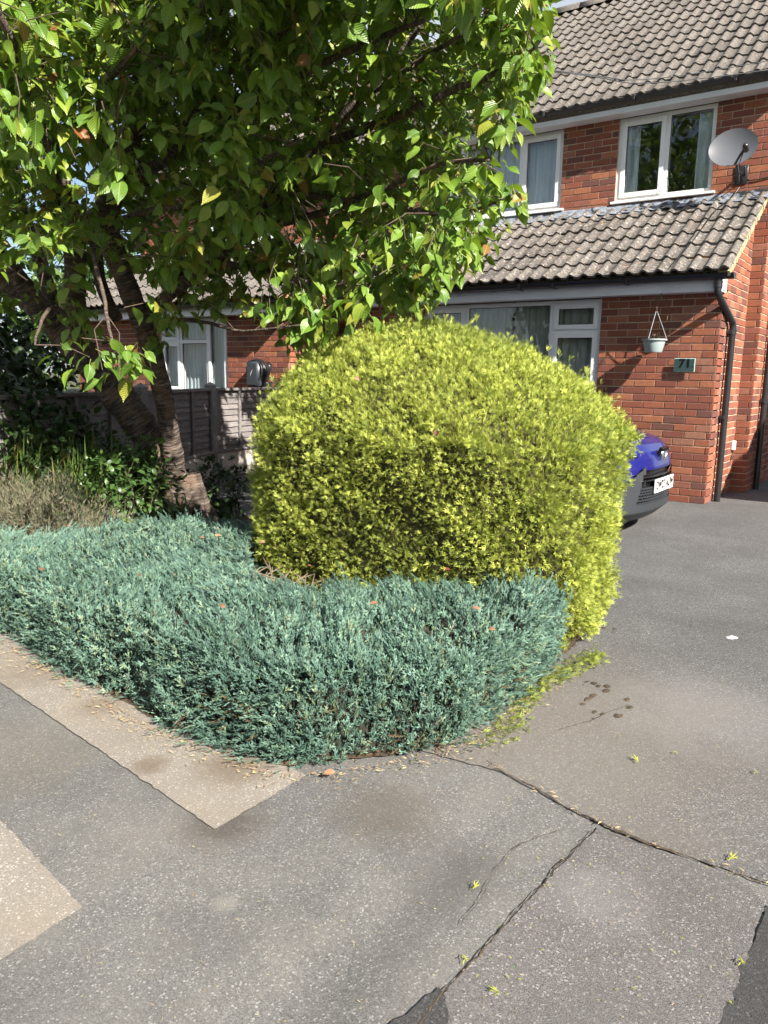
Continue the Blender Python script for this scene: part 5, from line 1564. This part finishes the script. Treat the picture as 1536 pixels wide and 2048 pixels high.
cable('aerial_cable', [tuple(lnb), (-2.0, 9.35, 3.55), (-2.02, YM - 0.02, 3.45), (-2.06, YM - 0.03, 3.36), (-2.10, 9.55, 3.265), (-2.17, 9.25, 3.10), (-2.22, 8.7, 2.74), (-2.26, 8.35, 2.52), (-2.30, 8.15, 2.385)], 0.005, 'thin black cable running down the lean-to tiles from the dish')
cable('aerial_cable', [(-2.0, 9.62, 3.60), (-1.99, YM - 0.016, 3.50), (-1.95, YM - 0.016, 3.455), (-1.86, YM - 0.016, 3.45), (-1.72, YM - 0.016, 3.47)], 0.006, 'black cable curving right along the bricks below the dish')
cable('overhead_wire', [(-1.62, 9.42, 4.56), tuple(sight(1300, 158, 8.0)), tuple(sight(1090, 140, 6.6)), tuple(sight(500, 90, 9.0)), tuple(sight(-400, 40, 14.0))], 0.004, 'upper of two thin telephone wires crossing in front of the roof', 'gutter_grey', 10)
cable('overhead_wire', [(-1.62, 9.44, 4.47), tuple(sight(1300, 166, 8.0)), tuple(sight(1090, 142, 6.7)), tuple(sight(500, 96, 9.0)), tuple(sight(-400, 50, 14.0))], 0.004, 'lower of two thin telephone wires crossing in front of the roof', 'gutter_grey', 10)

# hanging flower pot
M['pot'] = mat_plain('pot_pale_green', (0.28, 0.335, 0.335), 0.5, 0.06, 9, spec=0.4)
pot = empty('hanging_pot', (-2.436, 8.262, 1.56), label='pale grey-green plastic flower pot hanging under the lean-to fascia', category='pot')
pc = (-2.436, 8.262, 0)
mb = MB(); mb.lathe([(0.0, 1.553), (0.080, 1.555), (0.086, 1.565), (0.104, 1.64), (0.112, 1.672), (0.126, 1.674), (0.128, 1.690), (0.112, 1.690), (0.106, 1.67), (0.0, 1.665)], pc, 32); smooth_by_angle(mb.build('bowl', M['pot'], pot), 45)
mb = MB(); mb.lathe([(0.0, 1.668), (0.105, 1.672)], pc, 20); mb.build('compost', M['soil'], pot)
for a in (0.3, 2.4, 4.5):
    mb = MB(); mb.tube([(pc[0] + 0.12 * math.cos(a), pc[1] + 0.12 * math.sin(a), 1.69), (pc[0] + 0.008 * math.cos(a), pc[1] + 0.008 * math.sin(a), 1.965)], 0.0028, 6); mb.build('hanger', M['pot'], pot)
mb = MB(); mb.tube([(pc[0], pc[1], 1.96), (pc[0], pc[1], 2.02), (pc[0] - 0.02, pc[1], 2.05), (pc[0] - 0.015, pc[1] + 0.01, 2.085), (pc[0] + 0.02, pc[1] + 0.02, 2.09), (pc[0] + 0.03, pc[1] + 0.03, 2.145)], 0.006, 8); mb.build('hook', M['twig'], pot, smooth=True)
mb = MB()
for k in range(9):
    a = rng.random() * 6.28; r = rng.random() * 0.07; x, y = pc[0] + r * math.cos(a), pc[1] + r * math.sin(a)
    mb.tube([(x, y, 1.665), (x + rng.normal() * 0.02, y + rng.normal() * 0.02, 1.71), (x + rng.normal() * 0.035, y + rng.normal() * 0.035, 1.72 + rng.random() * 0.04)], [0.003, 0.003, 0.005], 5)
mb.build('dead_stems', M['twig'], pot)
mb = MB(); mb.tube(smooth_path([(-2.40, 8.29, 2.10), (-2.35, 8.30, 2.08), (-2.33, 8.30, 1.97), (-2.335, 8.295, 1.87)], 5), 0.005, 6); mb.build('cord', M['twig'], pot, smooth=True)

# house number
M['slate'] = mat_plain('green_glass_sign', (0.030, 0.060, 0.060), 0.3, 0.15, 7, spec=0.6)
M['sign_edge'] = mat_plain('glass_sign_edge', (0.42, 0.55, 0.53), 0.3, 0.08, 7)
sg = empty('house_number_sign', (-2.157, YF - 0.02, 1.36), label='small dark green glass sign with the number 71 on the brick wall', category='sign')
mb = MB(); mb.box((-2.262, YF - 0.050, 1.362), (-2.052, YF - 0.044, 1.500), 0.002); mb.build('backing', M['sign_edge'], sg)
mb = MB(); mb.box((-2.256, YF - 0.0535, 1.368), (-2.058, YF - 0.0502, 1.494)); mb.build('face', M['slate'], sg)
for sx in (-2.25, -2.064):
    mb = MB(); mb.tube([(sx, YF - 0.062, 1.43), (sx, YF + 0.01, 1.43)], 0.005, 8); mb.build('stud', M['chrome'], sg)
lettering('lettering', '71', 0.118, (-2.150, YF - 0.0555, 1.447), (math.pi / 2, 0, 0), M['ink'], sg, 1.0)

# small junction box
bx = empty('junction_box', (XR + 0.02, 9.55, 0.5), label='small white junction box low on the side wall', category='box')
mb = MB(); mb.box((XR + 0.008, 9.515, 0.50), (XR + 0.045, 9.575, 0.605), 0.004); mb.build('casing', M['upvc'], bx)
mb = MB(); mb.tube(smooth_path([(XR + 0.022, 9.53, 0.50), (XR + 0.02, 9.53, 0.44), (XR + 0.012, 9.53, 0.40), (XR + 0.012, 9.58, 0.385), (XR + 0.012, 9.66, 0.42)], 4), 0.006, 6); mb.build('wire', M['black'], bx, smooth=True)

# electric car charger on the neighbouring wall
M['charger'] = mat_plain('charger_dark_grey', (0.030, 0.036, 0.042), 0.35, 0.1, 6, spec=0.5)
ch = empty('car_charger', (-8.0, YN, 1.08), label='dark grey wall charger with coiled cable on the brick wall above the fence', category='charger')
cxx = sight(512, 745, 0)  # direction only
k_ = (YN - 0.10)
d_ = sight(511, 746, 1.0) - np.array([0, 0, CAM_H]); cxp = np.array([0, 0, CAM_H]) + d_ * (k_ / d_[1])
mb = MB(); mb.box((cxp[0] - 0.12, YN - 0.19, cxp[2] - 0.20), (cxp[0] + 0.13, YN - 0.008, cxp[2] + 0.17), 0.035); smooth_by_angle(mb.build('casing', M['charger'], ch), 40)
mb = MB()
for r, yy in ((0.15, 0.155), (0.16, 0.12), (0.15, 0.085), (0.155, 0.05)):
    pts = [(cxp[0] + 0.03 + r * math.cos(a), YN - yy, cxp[2] + 0.03 + r * math.sin(a)) for a in np.linspace(-1.2, 3.6, 24)]
    mb.tube(pts, 0.012, 8)
mb.build('cable', M['black'], ch, smooth=True)
hx = cxp[0] + 0.30
mb = MB(); mb.tube([(hx - 0.10, YN - 0.10, cxp[2] - 0.14), (hx - 0.03, YN - 0.13, cxp[2] + 0.02), (hx + 0.03, YN - 0.16, cxp[2] + 0.12)], [0.022, 0.038, 0.045], 12); mb.box((hx - 0.13, YN - 0.12, cxp[2] - 0.20), (hx - 0.06, YN - 0.01, cxp[2] - 0.12), 0.006); mb.build('plug_holder', M['black'], ch, smooth=True)
mb = MB(); mb.box((hx - 0.16, YN - 0.14, cxp[2] - 0.225), (hx + 0.0, YN - 0.008, cxp[2] - 0.202), 0.003); mb.build('shelf', M['upvc'], ch)
mb = MB(); mb.add([(cxp[0] - 0.03, YN - 0.1915, cxp[2] - 0.05), (cxp[0] + 0.0, YN - 0.1915, cxp[2] + 0.005), (cxp[0] + 0.035, YN - 0.1915, cxp[2] + 0.06), (cxp[0] + 0.008, YN - 0.1915, cxp[2] + 0.0)], [(0, 3, 2, 1)]); mb.build('emblem', M['upvc'], ch)

# ------------------------------------------------------------------ planting under the tree
def shrub(name, label, category, centre, rad, nleaf, size, mat, stem_r=0.006, nstem=14, group=None, lean=(0, 0), down=0.2, shape=(LSV, LSF, LSL)):
    c = np.array(centre, float); r = np.array(rad, float)
    e = empty(name, (c[0], c[1], 0), label=label, category=category, group=group)
    q = unit(rng.normal(size=(nleaf, 3))) * (0.35 + 0.65 * rng.random((nleaf, 1)) ** 0.5)
    lump = 1 + 0.22 * np.sin(q[:, :1] * 7 + 1) * np.sin(q[:, 1:2] * 6 + q[:, 2:] * 5)
    p = c + q * r * lump; p[:, 2] = np.maximum(p[:, 2], 0.03)
    d = unit(q + rng.normal(size=(nleaf, 3)) * 0.5 + np.array([0, 0, -down])); nn = unit(q * 0.5 + np.array([0, 0, 0.8]) + rng.normal(size=(nleaf, 3)) * 0.4)
    bulk('foliage', shape[0], shape[1], frames(d, nn, size * (0.6 + 0.8 * rng.random(nleaf))), p, mat, e, tint=rng.random(nleaf) * 0.999, extra={'lv': shape[2]}, smooth=True, kind='stuff')
    mb = MB()
    for k in range(nstem):
        t = p[rng.integers(0, nleaf)]; b0 = np.array([c[0] + rng.normal() * r[0] * 0.2, c[1] + rng.normal() * r[1] * 0.2, 0.0])
        mb.tube([b0, (b0 + t) / 2 + rng.normal(size=3) * r * 0.12, t], [stem_r, stem_r * 0.7, stem_r * 0.35], 5)
    mb.build('stems', M['twig'], e)
    return e


def blade_clump(name, label, centre, n, height, spread, group, mat='strap'):
    """arching strap leaves"""
    e = empty(name, (centre[0], centre[1], 0), label=label, category='plant', group=group)
    V, F, T = [], [], []
    for k in range(n):
        a = rng.random() * 6.283; b0 = np.array([centre[0] + rng.normal() * spread * 0.5, centre[1] + rng.normal() * spread * 0.5, 0.0])
        L = height * (0.6 + 0.6 * rng.random()); out = np.array([math.cos(a), math.sin(a), 0]); bend = (0.1 + 0.9 * rng.random()) * L * 0.75
        sd = np.array([-out[1], out[0], 0]) * (0.007 + 0.006 * rng.random()); i0 = len(V); tv = rng.random() * 0.999
        for j in range(7):
            s = j / 6; c = b0 + out * bend * s * s + np.array([0, 0, L * (s - 0.38 * s ** 2.5 * bend / L)])
            w = (1 - s ** 3) * (0.6 + s) if s < 0.5 else (1 - s ** 3)
            V += [c - sd * w, c + sd * w]; T += [tv, tv]
        F += [(i0 + 2 * j, i0 + 2 * j + 1, i0 + 2 * j + 3, i0 + 2 * j + 2) for j in range(6)]
    mb = MB(); mb.add(V, F); o = mb.build('blades', M[mat], e, smooth=True, kind='stuff')
    at = o.data.attributes.new('tint', 'FLOAT', 'POINT'); at.data.foreach_set('value', np.array(T, np.float32))
    return e


GS = 'strap-leaved plants under the cherry tree'
def gnd(u, v):
    p = sight(u, v, 1.0); t = CAM_H / (CAM_H - p[2]); return np.array([p[0] * t, p[1] * t, 0.0])


for i, (u, v, dd, n, hh, sp) in enumerate(((30, 'at the left edge behind the heather', 6.4, 300, 0.85, 0.30), (110, 'in the middle of the shaded bed', 6.5, 300, 0.85, 0.28), (190, 'beside the thick leaning cherry stem', 6.6, 240, 0.80, 0.25), (-60, 'farthest left, partly out of the picture', 6.3, 240, 0.85, 0.3), (250, 'under the fork of the cherry trunk', 6.6, 150, 0.70, 0.2), (150, 'in front of the others beside the brambles', 6.1, 200, 0.75, 0.25))):
    q = sight(u, 900, dd)
    blade_clump('strap_leaf_plant', 'dark green arching strap leaves ' + v, (q[0], q[1]), n, hh, sp, GS)
q = sight(345, 900, 6.3); blade_clump('strap_leaf_plant', 'few pale yellowing blades sprouting at the cherry trunk', (q[0] + 0.05, q[1] - 0.05), 16, 0.42, 0.16, None)
GI = 'leafy weeds under the cherry tree'
for i, (u, dd, z, r, n, wh) in enumerate(((215, 6.0, 0.34, (0.36, 0.30, 0.38), 620, 'in the middle, behind the thin stake'), (275, 6.05, 0.40, (0.34, 0.28, 0.42), 700, 'nearest the cherry trunk'), (170, 5.8, 0.2, (0.28, 0.24, 0.26), 340, 'beside the dry heather'))):
    q = sight(u, 950, dd)
    shrub('bramble', 'low leafy green bramble ' + wh, 'plant', (q[0], q[1], z), r, n, 0.05, M['ivy'], group=GI)
q = sight(295, 900, 6.55); shrub('ivy', 'ivy leaves climbing the left side of the cherry trunk base', 'plant', (q[0], q[1], 0.42), (0.16, 0.14, 0.2), 160, 0.055, M['ivy'], nstem=6)
q = sight(430, 950, 7.0); shrub('dark_shrub', 'small dark leafy shrub right of the cherry trunk against the fence', 'bush', (q[0], q[1], 0.24), (0.30, 0.28, 0.30), 620, 0.06, M['dark_leaf'])
q = sight(330, 985, 6.0); shrub('bramble', 'sparse light green weeds in front of the cherry trunk', 'plant', (q[0], q[1], 0.05), (0.26, 0.18, 0.12), 120, 0.045, M['ivy'])
q = sight(35, 880, 6.55); shrub('dark_shrub', 'dark leafy shrub hiding the fence at the left edge', 'bush', (q[0], q[1], 0.62), (0.55, 0.30, 0.55), 1500, 0.075, M['dark_leaf'], nstem=18)
q = sight(150, 880, 6.85); shrub('dark_shrub', 'dark leafy shrub against the fence behind the strap leaves', 'bush', (q[0], q[1], 0.50), (0.45, 0.28, 0.48), 1200, 0.07, M['dark_leaf'], nstem=16)
# dry heather: wiry stems with faded tips
q = sight(70, 960, 5.75); he = empty('heather', (q[0], q[1], 0), label='dry straw-coloured heather bush at left behind the juniper', category='bush')
N = 15000
h_ = unit(rng.normal(size=(N, 3))) * (0.25 + 0.75 * rng.random((N, 1)) ** 0.5); h_[:, 2] = np.abs(h_[:, 2])
hp = np.array([q[0], q[1], 0.02]) + h_ * np.array([0.85, 0.45, 0.52]) * (1 + 0.2 * np.sin(h_[:, :1] * 8) * np.sin(h_[:, 1:2] * 9))
keep = hp[:, 1] > 2.2; hp, h_ = hp[keep], h_[keep]; N = len(hp)
TV = np.array([(-0.05, 0, 0), (0.05, 0, 0), (0.0, 0.55, 0.06), (0.02, 0.5, 0), (0.10, 0.95, 0.05), (0.04, 0.55, 0.02), (-0.02, 0.5, 0), (-0.12, 0.9, -0.05), (-0.05, 0.55, 0)]); TF = np.array([(0, 1, 2), (3, 5, 4), (6, 7, 8)])
bulk('stems', TV, TF, frames(unit(h_ * 0.8 + up * 0.5 + rng.normal(size=(N, 3)) * 0.5), rng.normal(size=(N, 3)), 0.04 + 0.05 * rng.random(N)), hp, M['heather'], he, tint=rng.random(N) * 0.999, extra={'tip': np.clip(TV[:, 1], 0, 1)}, kind='stuff')
q = sight(480, 500, 6); 
rod = MB(); q = sight(211, 1000, 5.4); rod.tube([(q[0], q[1], 0), (q[0] + 0.01, q[1], 0.36)], 0.008, 6); tag(rod.build('stake', M['gutter_grey']), 'thin grey metal stake standing among the weeds', 'stake')

# evergreen mass beyond the fence and distant trees
def tree_blob(name, label, category, pos, h0, h1, rad, nleaf, size, mat, group=None, trunk_r=0.12):
    e = empty(name, (pos[0], pos[1], 0), label=label, category=category, group=group)
    zc = (h0 + h1) / 2; c = np.array([pos[0], pos[1], zc]); R_ = np.array([rad, rad, (h1 - h0) / 2])
    q = unit(rng.normal(size=(nleaf, 3))) * (0.3 + 0.7 * rng.random((nleaf, 1)) ** 0.45)
    lump = 1 + 0.25 * np.sin(q[:, :1] * 5 + pos[0]) * np.sin(q[:, 1:2] * 6) + 0.18 * np.sin(q[:, 2:] * 11 + q[:, :1] * 9)
    p = c + q * R_ * lump
    d = unit(q * 0.6 + rng.normal(size=(nleaf, 3)) * 0.6 + np.array([0, 0, -0.3])); nn = unit(q + np.array([0, 0, 0.6]) + rng.normal(size=(nleaf, 3)) * 0.4)
    bulk('crown', LSV, LSF, frames(d, nn, size * (0.6 + 0.8 * rng.random(nleaf))), p, mat, e, tint=rng.random(nleaf) * 0.95, extra={'lv': LSL}, smooth=True, kind='stuff')
    mb = MB(); mb.tube([(pos[0], pos[1], 0), (pos[0] + 0.05, pos[1], h0 + 0.2), (pos[0], pos[1], zc)], [trunk_r, trunk_r * 0.8, trunk_r * 0.4], 8)
    for k in range(6):
        t = p[rng.integers(0, nleaf)]; mb.tube([(pos[0], pos[1], h0 + (zc - h0) * rng.random()), tuple((np.array([pos[0], pos[1], zc]) + t) / 2), tuple(t)], [trunk_r * 0.4, trunk_r * 0.25, 0.01], 5)
    mb.build('trunk', M['bark'], e, smooth=True, attr='bark')
    return e


tree_blob('evergreen_shrub', 'dark evergreen shrub beyond the fence at the far left', 'bush', (-9.1, 5.0), 0.15, 2.25, 0.95, 3200, 0.11, M['dark_leaf'])
tree_blob('evergreen_shrub', 'dark evergreen shrub beyond the fence behind the leaning stems', 'bush', (-8.0, 3.7), 0.15, 2.0, 0.75, 2600, 0.11, M['dark_leaf'])
tree_blob('evergreen_shrub', 'lower dark evergreen shrub at the left edge beyond the fence', 'bush', (-9.6, 3.4), 0.1, 2.2, 0.9, 2400, 0.11, M['dark_leaf'])
for i, (x, y, h1, r) in enumerate(((-38, 26, 8.5, 4.0),)):
    tree_blob('far_tree', 'pale green tree far away behind the cherry stems', 'tree', (x, y), 1.0, h1, r, 2600, 0.45, M['ivy'], None, 0.25)
# the tree across the street that the upper windows mirror
tree_blob('street_tree', 'broad leafy tree across the street, mirrored in the upper windows', 'tree', (-9.5, -12.0), 2.2, 10.5, 3.3, 4500, 0.36, M['ivy'], None, 0.22)

# ------------------------------------------------------------------ litter
N = 1300     # dry needles gathered along the hedge foot
seg = np.roll(JP, -1, 0) - JP; ln = np.linalg.norm(seg, axis=1); fr_ = [i for i in range(2, 14)]
i = rng.choice(fr_, N, p=ln[fr_] / ln[fr_].sum()); s = rng.random(N)
B = JP[i] + seg[i] * s[:, None]; on = np.c_[seg[i][:, 1], -seg[i][:, 0]] / ln[i][:, None]
lp = np.c_[B + on * (np.abs(rng.normal(size=N)) * 0.05)[:, None], 0.011 + 0.006 * rng.random(N)]
N2 = 1500     # pale bits scattered over the pavement
lp2 = np.c_[-3.2 + 3.0 * rng.random(N2), 0.8 + 1.3 * rng.random(N2), np.full(N2, 0.0065)]
lp2[:, 2] = np.where((lp2[:, 0] > -1.5) & (lp2[:, 0] < -0.7), undulate(lp2[:, 0], lp2[:, 1]) + 0.004, 0.0065)
N3 = 110     # along the driveway joint
t_ = rng.random(N3); ex = np.array([p_[0] for p_ in DRIVE_EDGE]); ey = np.array([p_[1] for p_ in DRIVE_EDGE]); xx = -1.15 + 1.1 * t_
lp3 = np.c_[xx, np.interp(xx, ex, ey) + rng.normal(size=N3) * 0.013, np.full(N3, 0.013)]
LP = np.concatenate([lp, lp2, lp3]); NN = len(LP)
NV = np.array([(-0.06, 0, 0), (0.06, 0, 0), (0.09, 0.5, 0.10), (0.0, 1, 0)]); NF = np.array([(0, 1, 2), (0, 2, 3)])
a_ = rng.random(NN) * 6.283
dirs = np.c_[np.cos(a_), np.sin(a_), np.abs(rng.normal(size=NN)) * 0.12]
sizes = np.r_[0.008 + 0.014 * rng.random(N), 0.004 + 0.007 * rng.random(N2), 0.010 + 0.014 * rng.random(N3)]
bulk('needle_litter', NV, NF, frames(dirs, np.tile(up, (NN, 1)) + rng.normal(size=(NN, 3)) * 0.2, sizes), LP, M['litter'], tint=rng.random(NN) * 0.999, label='dry needles and plant bits strewn along the hedge foot and pavement', category='litter', kind='stuff')
# green clippings: the bigger ones singly
CLIPS = [((1278, 1532), .05, 0, 'yellow-green clipped sprig, the largest on the driveway'), ((1455, 1728), .045, 0, 'yellow-green sprig lying on the wide dirt-filled joint'), ((1510, 1545), .032, 0, 'yellow-green sprig at the right edge of the driveway'), ((1355, 1508), .03, 1, 'small dark green sprig on the driveway'), ((945, 1783), .035, 0, 'yellow-green sprig on the pavement left of the long crack'), ((925, 1912), .036, 0, 'yellow-green sprig at the end of the long crack'), ((1005, 1995), .035, 1, 'small dark green sprig on the lighter crossover patch'), ((1480, 1920), .035, 0, 'yellow-green sprig at the edge of the dark tarmac'), ((1205, 1162), .04, 0, 'yellow-green sprig sticking out beside the conifer foot')]
for k, ((u, v), s_, kind_, lab_) in enumerate(CLIPS):
    g0 = gnd(u, v); a = rng.random() * 6.283
    o = bpy.data.objects.new('clipping', bulk_mesh('clipping', SPV, SPF, frames(np.array([[math.cos(a), math.sin(a), 0.05]]), np.array([[0.1, 0.1, 1.0]]), np.array([s_])), np.array([[g0[0], g0[1], float(undulate(g0[0], g0[1])) + 0.010 if g0[1] < 2.05 and g0[0] < -0.7 else 0.010]]), M['clipping'], np.array([0.999 if kind_ else 0.4])))
    link(o); tag(o, lab_, 'clipping', 'clippings dropped on the tarmac')
N = 110
cp = np.array([gnd(950 + 560 * rng.random(), 1400 + 620 * rng.random()) for _ in range(N)]); cp[:, 2] = np.where((cp[:, 0] < -0.7) & (cp[:, 1] < 2.05), undulate(cp[:, 0], cp[:, 1]) + 0.004, 0.008)
a_ = rng.random(N) * 6.283
bulk('clipping_bits', SPV, SPF, frames(np.c_[np.cos(a_), np.sin(a_), np.full(N, 0.05)], np.tile(up, (N, 1)), 0.005 + 0.008 * rng.random(N)), cp, M['clipping'], tint=0.7 * rng.random(N), label='tiny yellow-green conifer snippets scattered on the driveway', category='litter', kind='stuff')
# fallen leaves lying on the hedges
FALL = [(80, 1140), (135, 1050), (430, 1072), (285, 1147), (315, 1202), (350, 1150), (440, 1210), (400, 1075), (395, 1055), (755, 1205), (945, 1215), (990, 1260), (530, 1085), (560, 1095), (545, 1110), (580, 1105), (600, 1120), (615, 1130), (900, 1140), (670, 1545)]
for u, v in FALL:
    z = 0.40 if v < 1400 else 0.02
    p0 = sight(u, v, 1.0); t = (z - CAM_H) / (p0[2] - CAM_H); p0 = np.array([p0[0] * t, p0[1] * t, 0])
    z = float(jun_h(p0[None, :2])[0]) + 0.035 if v < 1400 else 0.025
    p0 = sight(u, v, 1.0); t = (z - CAM_H) / (p0[2] - CAM_H); a = rng.random() * 6.283
    o = bpy.data.objects.new('fallen_leaf', bulk_mesh('fallen_leaf', LFV, LFF, frames(np.array([[math.cos(a), math.sin(a), 0.1]]), np.array([[rng.normal() * 0.4, -0.3, 0.9]]), np.array([0.022 + 0.022 * rng.random()])), np.array([[p0[0] * t, p0[1] * t, z]]), M['dead_leaf'], rng.random(1) * 0.999, {'lv': LFL}, True))
    link(o); tag(o, 'withered red-brown leaf fallen on the blue juniper', 'leaf', 'fallen leaves on the hedges')
pts_, nn_ = bush_surface(900, BP); uvb = project(pts_); ok = (nn_ * (np.array([0, 0, CAM_H]) - pts_)).sum(1) > 0.2
for i in np.where(ok)[0][:6]:
    o = bpy.data.objects.new('fallen_leaf', bulk_mesh('fallen_leaf', LFV, LFF, frames(rng.normal(size=(1, 3)), nn_[i:i + 1], np.array([0.032])), (pts_[i] + nn_[i] * 0.03)[None], M['dead_leaf'], rng.random(1) * 0.999, {'lv': LFL}, True))
    link(o); tag(o, 'withered red-brown leaf caught on the golden conifer', 'leaf', 'fallen leaves on the hedges')
# dead twigs and leaves in the hollow between the hedges
gp = empty('dead_twigs', (-2.55, 2.72, 0), label='bare grey dead twigs in the hollow between juniper and golden conifer', category='twigs')
mb = MB()
for k in range(46):
    a = rng.random() * 6.283; c0 = np.array([-2.55 + rng.normal() * 0.14, 2.74 + rng.normal() * 0.07, 0.22 + 0.06 * rng.random()]); L_ = 0.05 + 0.09 * rng.random()
    mb.tube([c0, c0 + np.array([math.cos(a) * L_, math.sin(a) * L_, 0.02 + 0.05 * rng.random()])], [0.004, 0.002], 4)
mb.build('twigs', M['heather'], gp, kind='stuff')
# droppings of wet soil beside the conifer and one white scrap on the drive
mb = MB()
for k in range(40):
    g0 = gnd(1160 + 75 * rng.random() + 20 * rng.normal(), 1215 + 230 * rng.random() ** 1.7); r = 0.004 + 0.011 * rng.random()
    n_ = 7; an = np.linspace(0, 6.283, n_, endpoint=False); rr = r * (0.6 + 0.7 * rng.random(n_))
    vs = [(g0[0] + q * math.cos(b), g0[1] + q * 1.6 * math.sin(b), 0.004) for q, b in zip(rr, an)] + [(g0[0], g0[1], 0.005 + r * 0.2)]
    mb.add(vs, [(j, (j + 1) % n_, n_) for j in range(n_)])
tag(mb.build('soil_crumbs', M['crack']), 'dark crumbs of soil on the tarmac right of the golden conifer', 'soil', kind='stuff')
g0 = gnd(1463, 1277); mb = MB(); an = np.linspace(0, 6.283, 9, endpoint=False)
mb.add([(g0[0] + 0.030 * math.cos(b) * (1 + 0.2 * math.sin(3 * b)), g0[1] + 0.026 * math.sin(b), 0.004 + 0.004 * math.cos(b)) for b in an] + [(g0[0], g0[1], 0.016)], [(j, (j + 1) % 9, 9) for j in range(9)])
tag(mb.build('paper_scrap', M['upvc']), 'small white scrap lying on the driveway crack', 'litter')
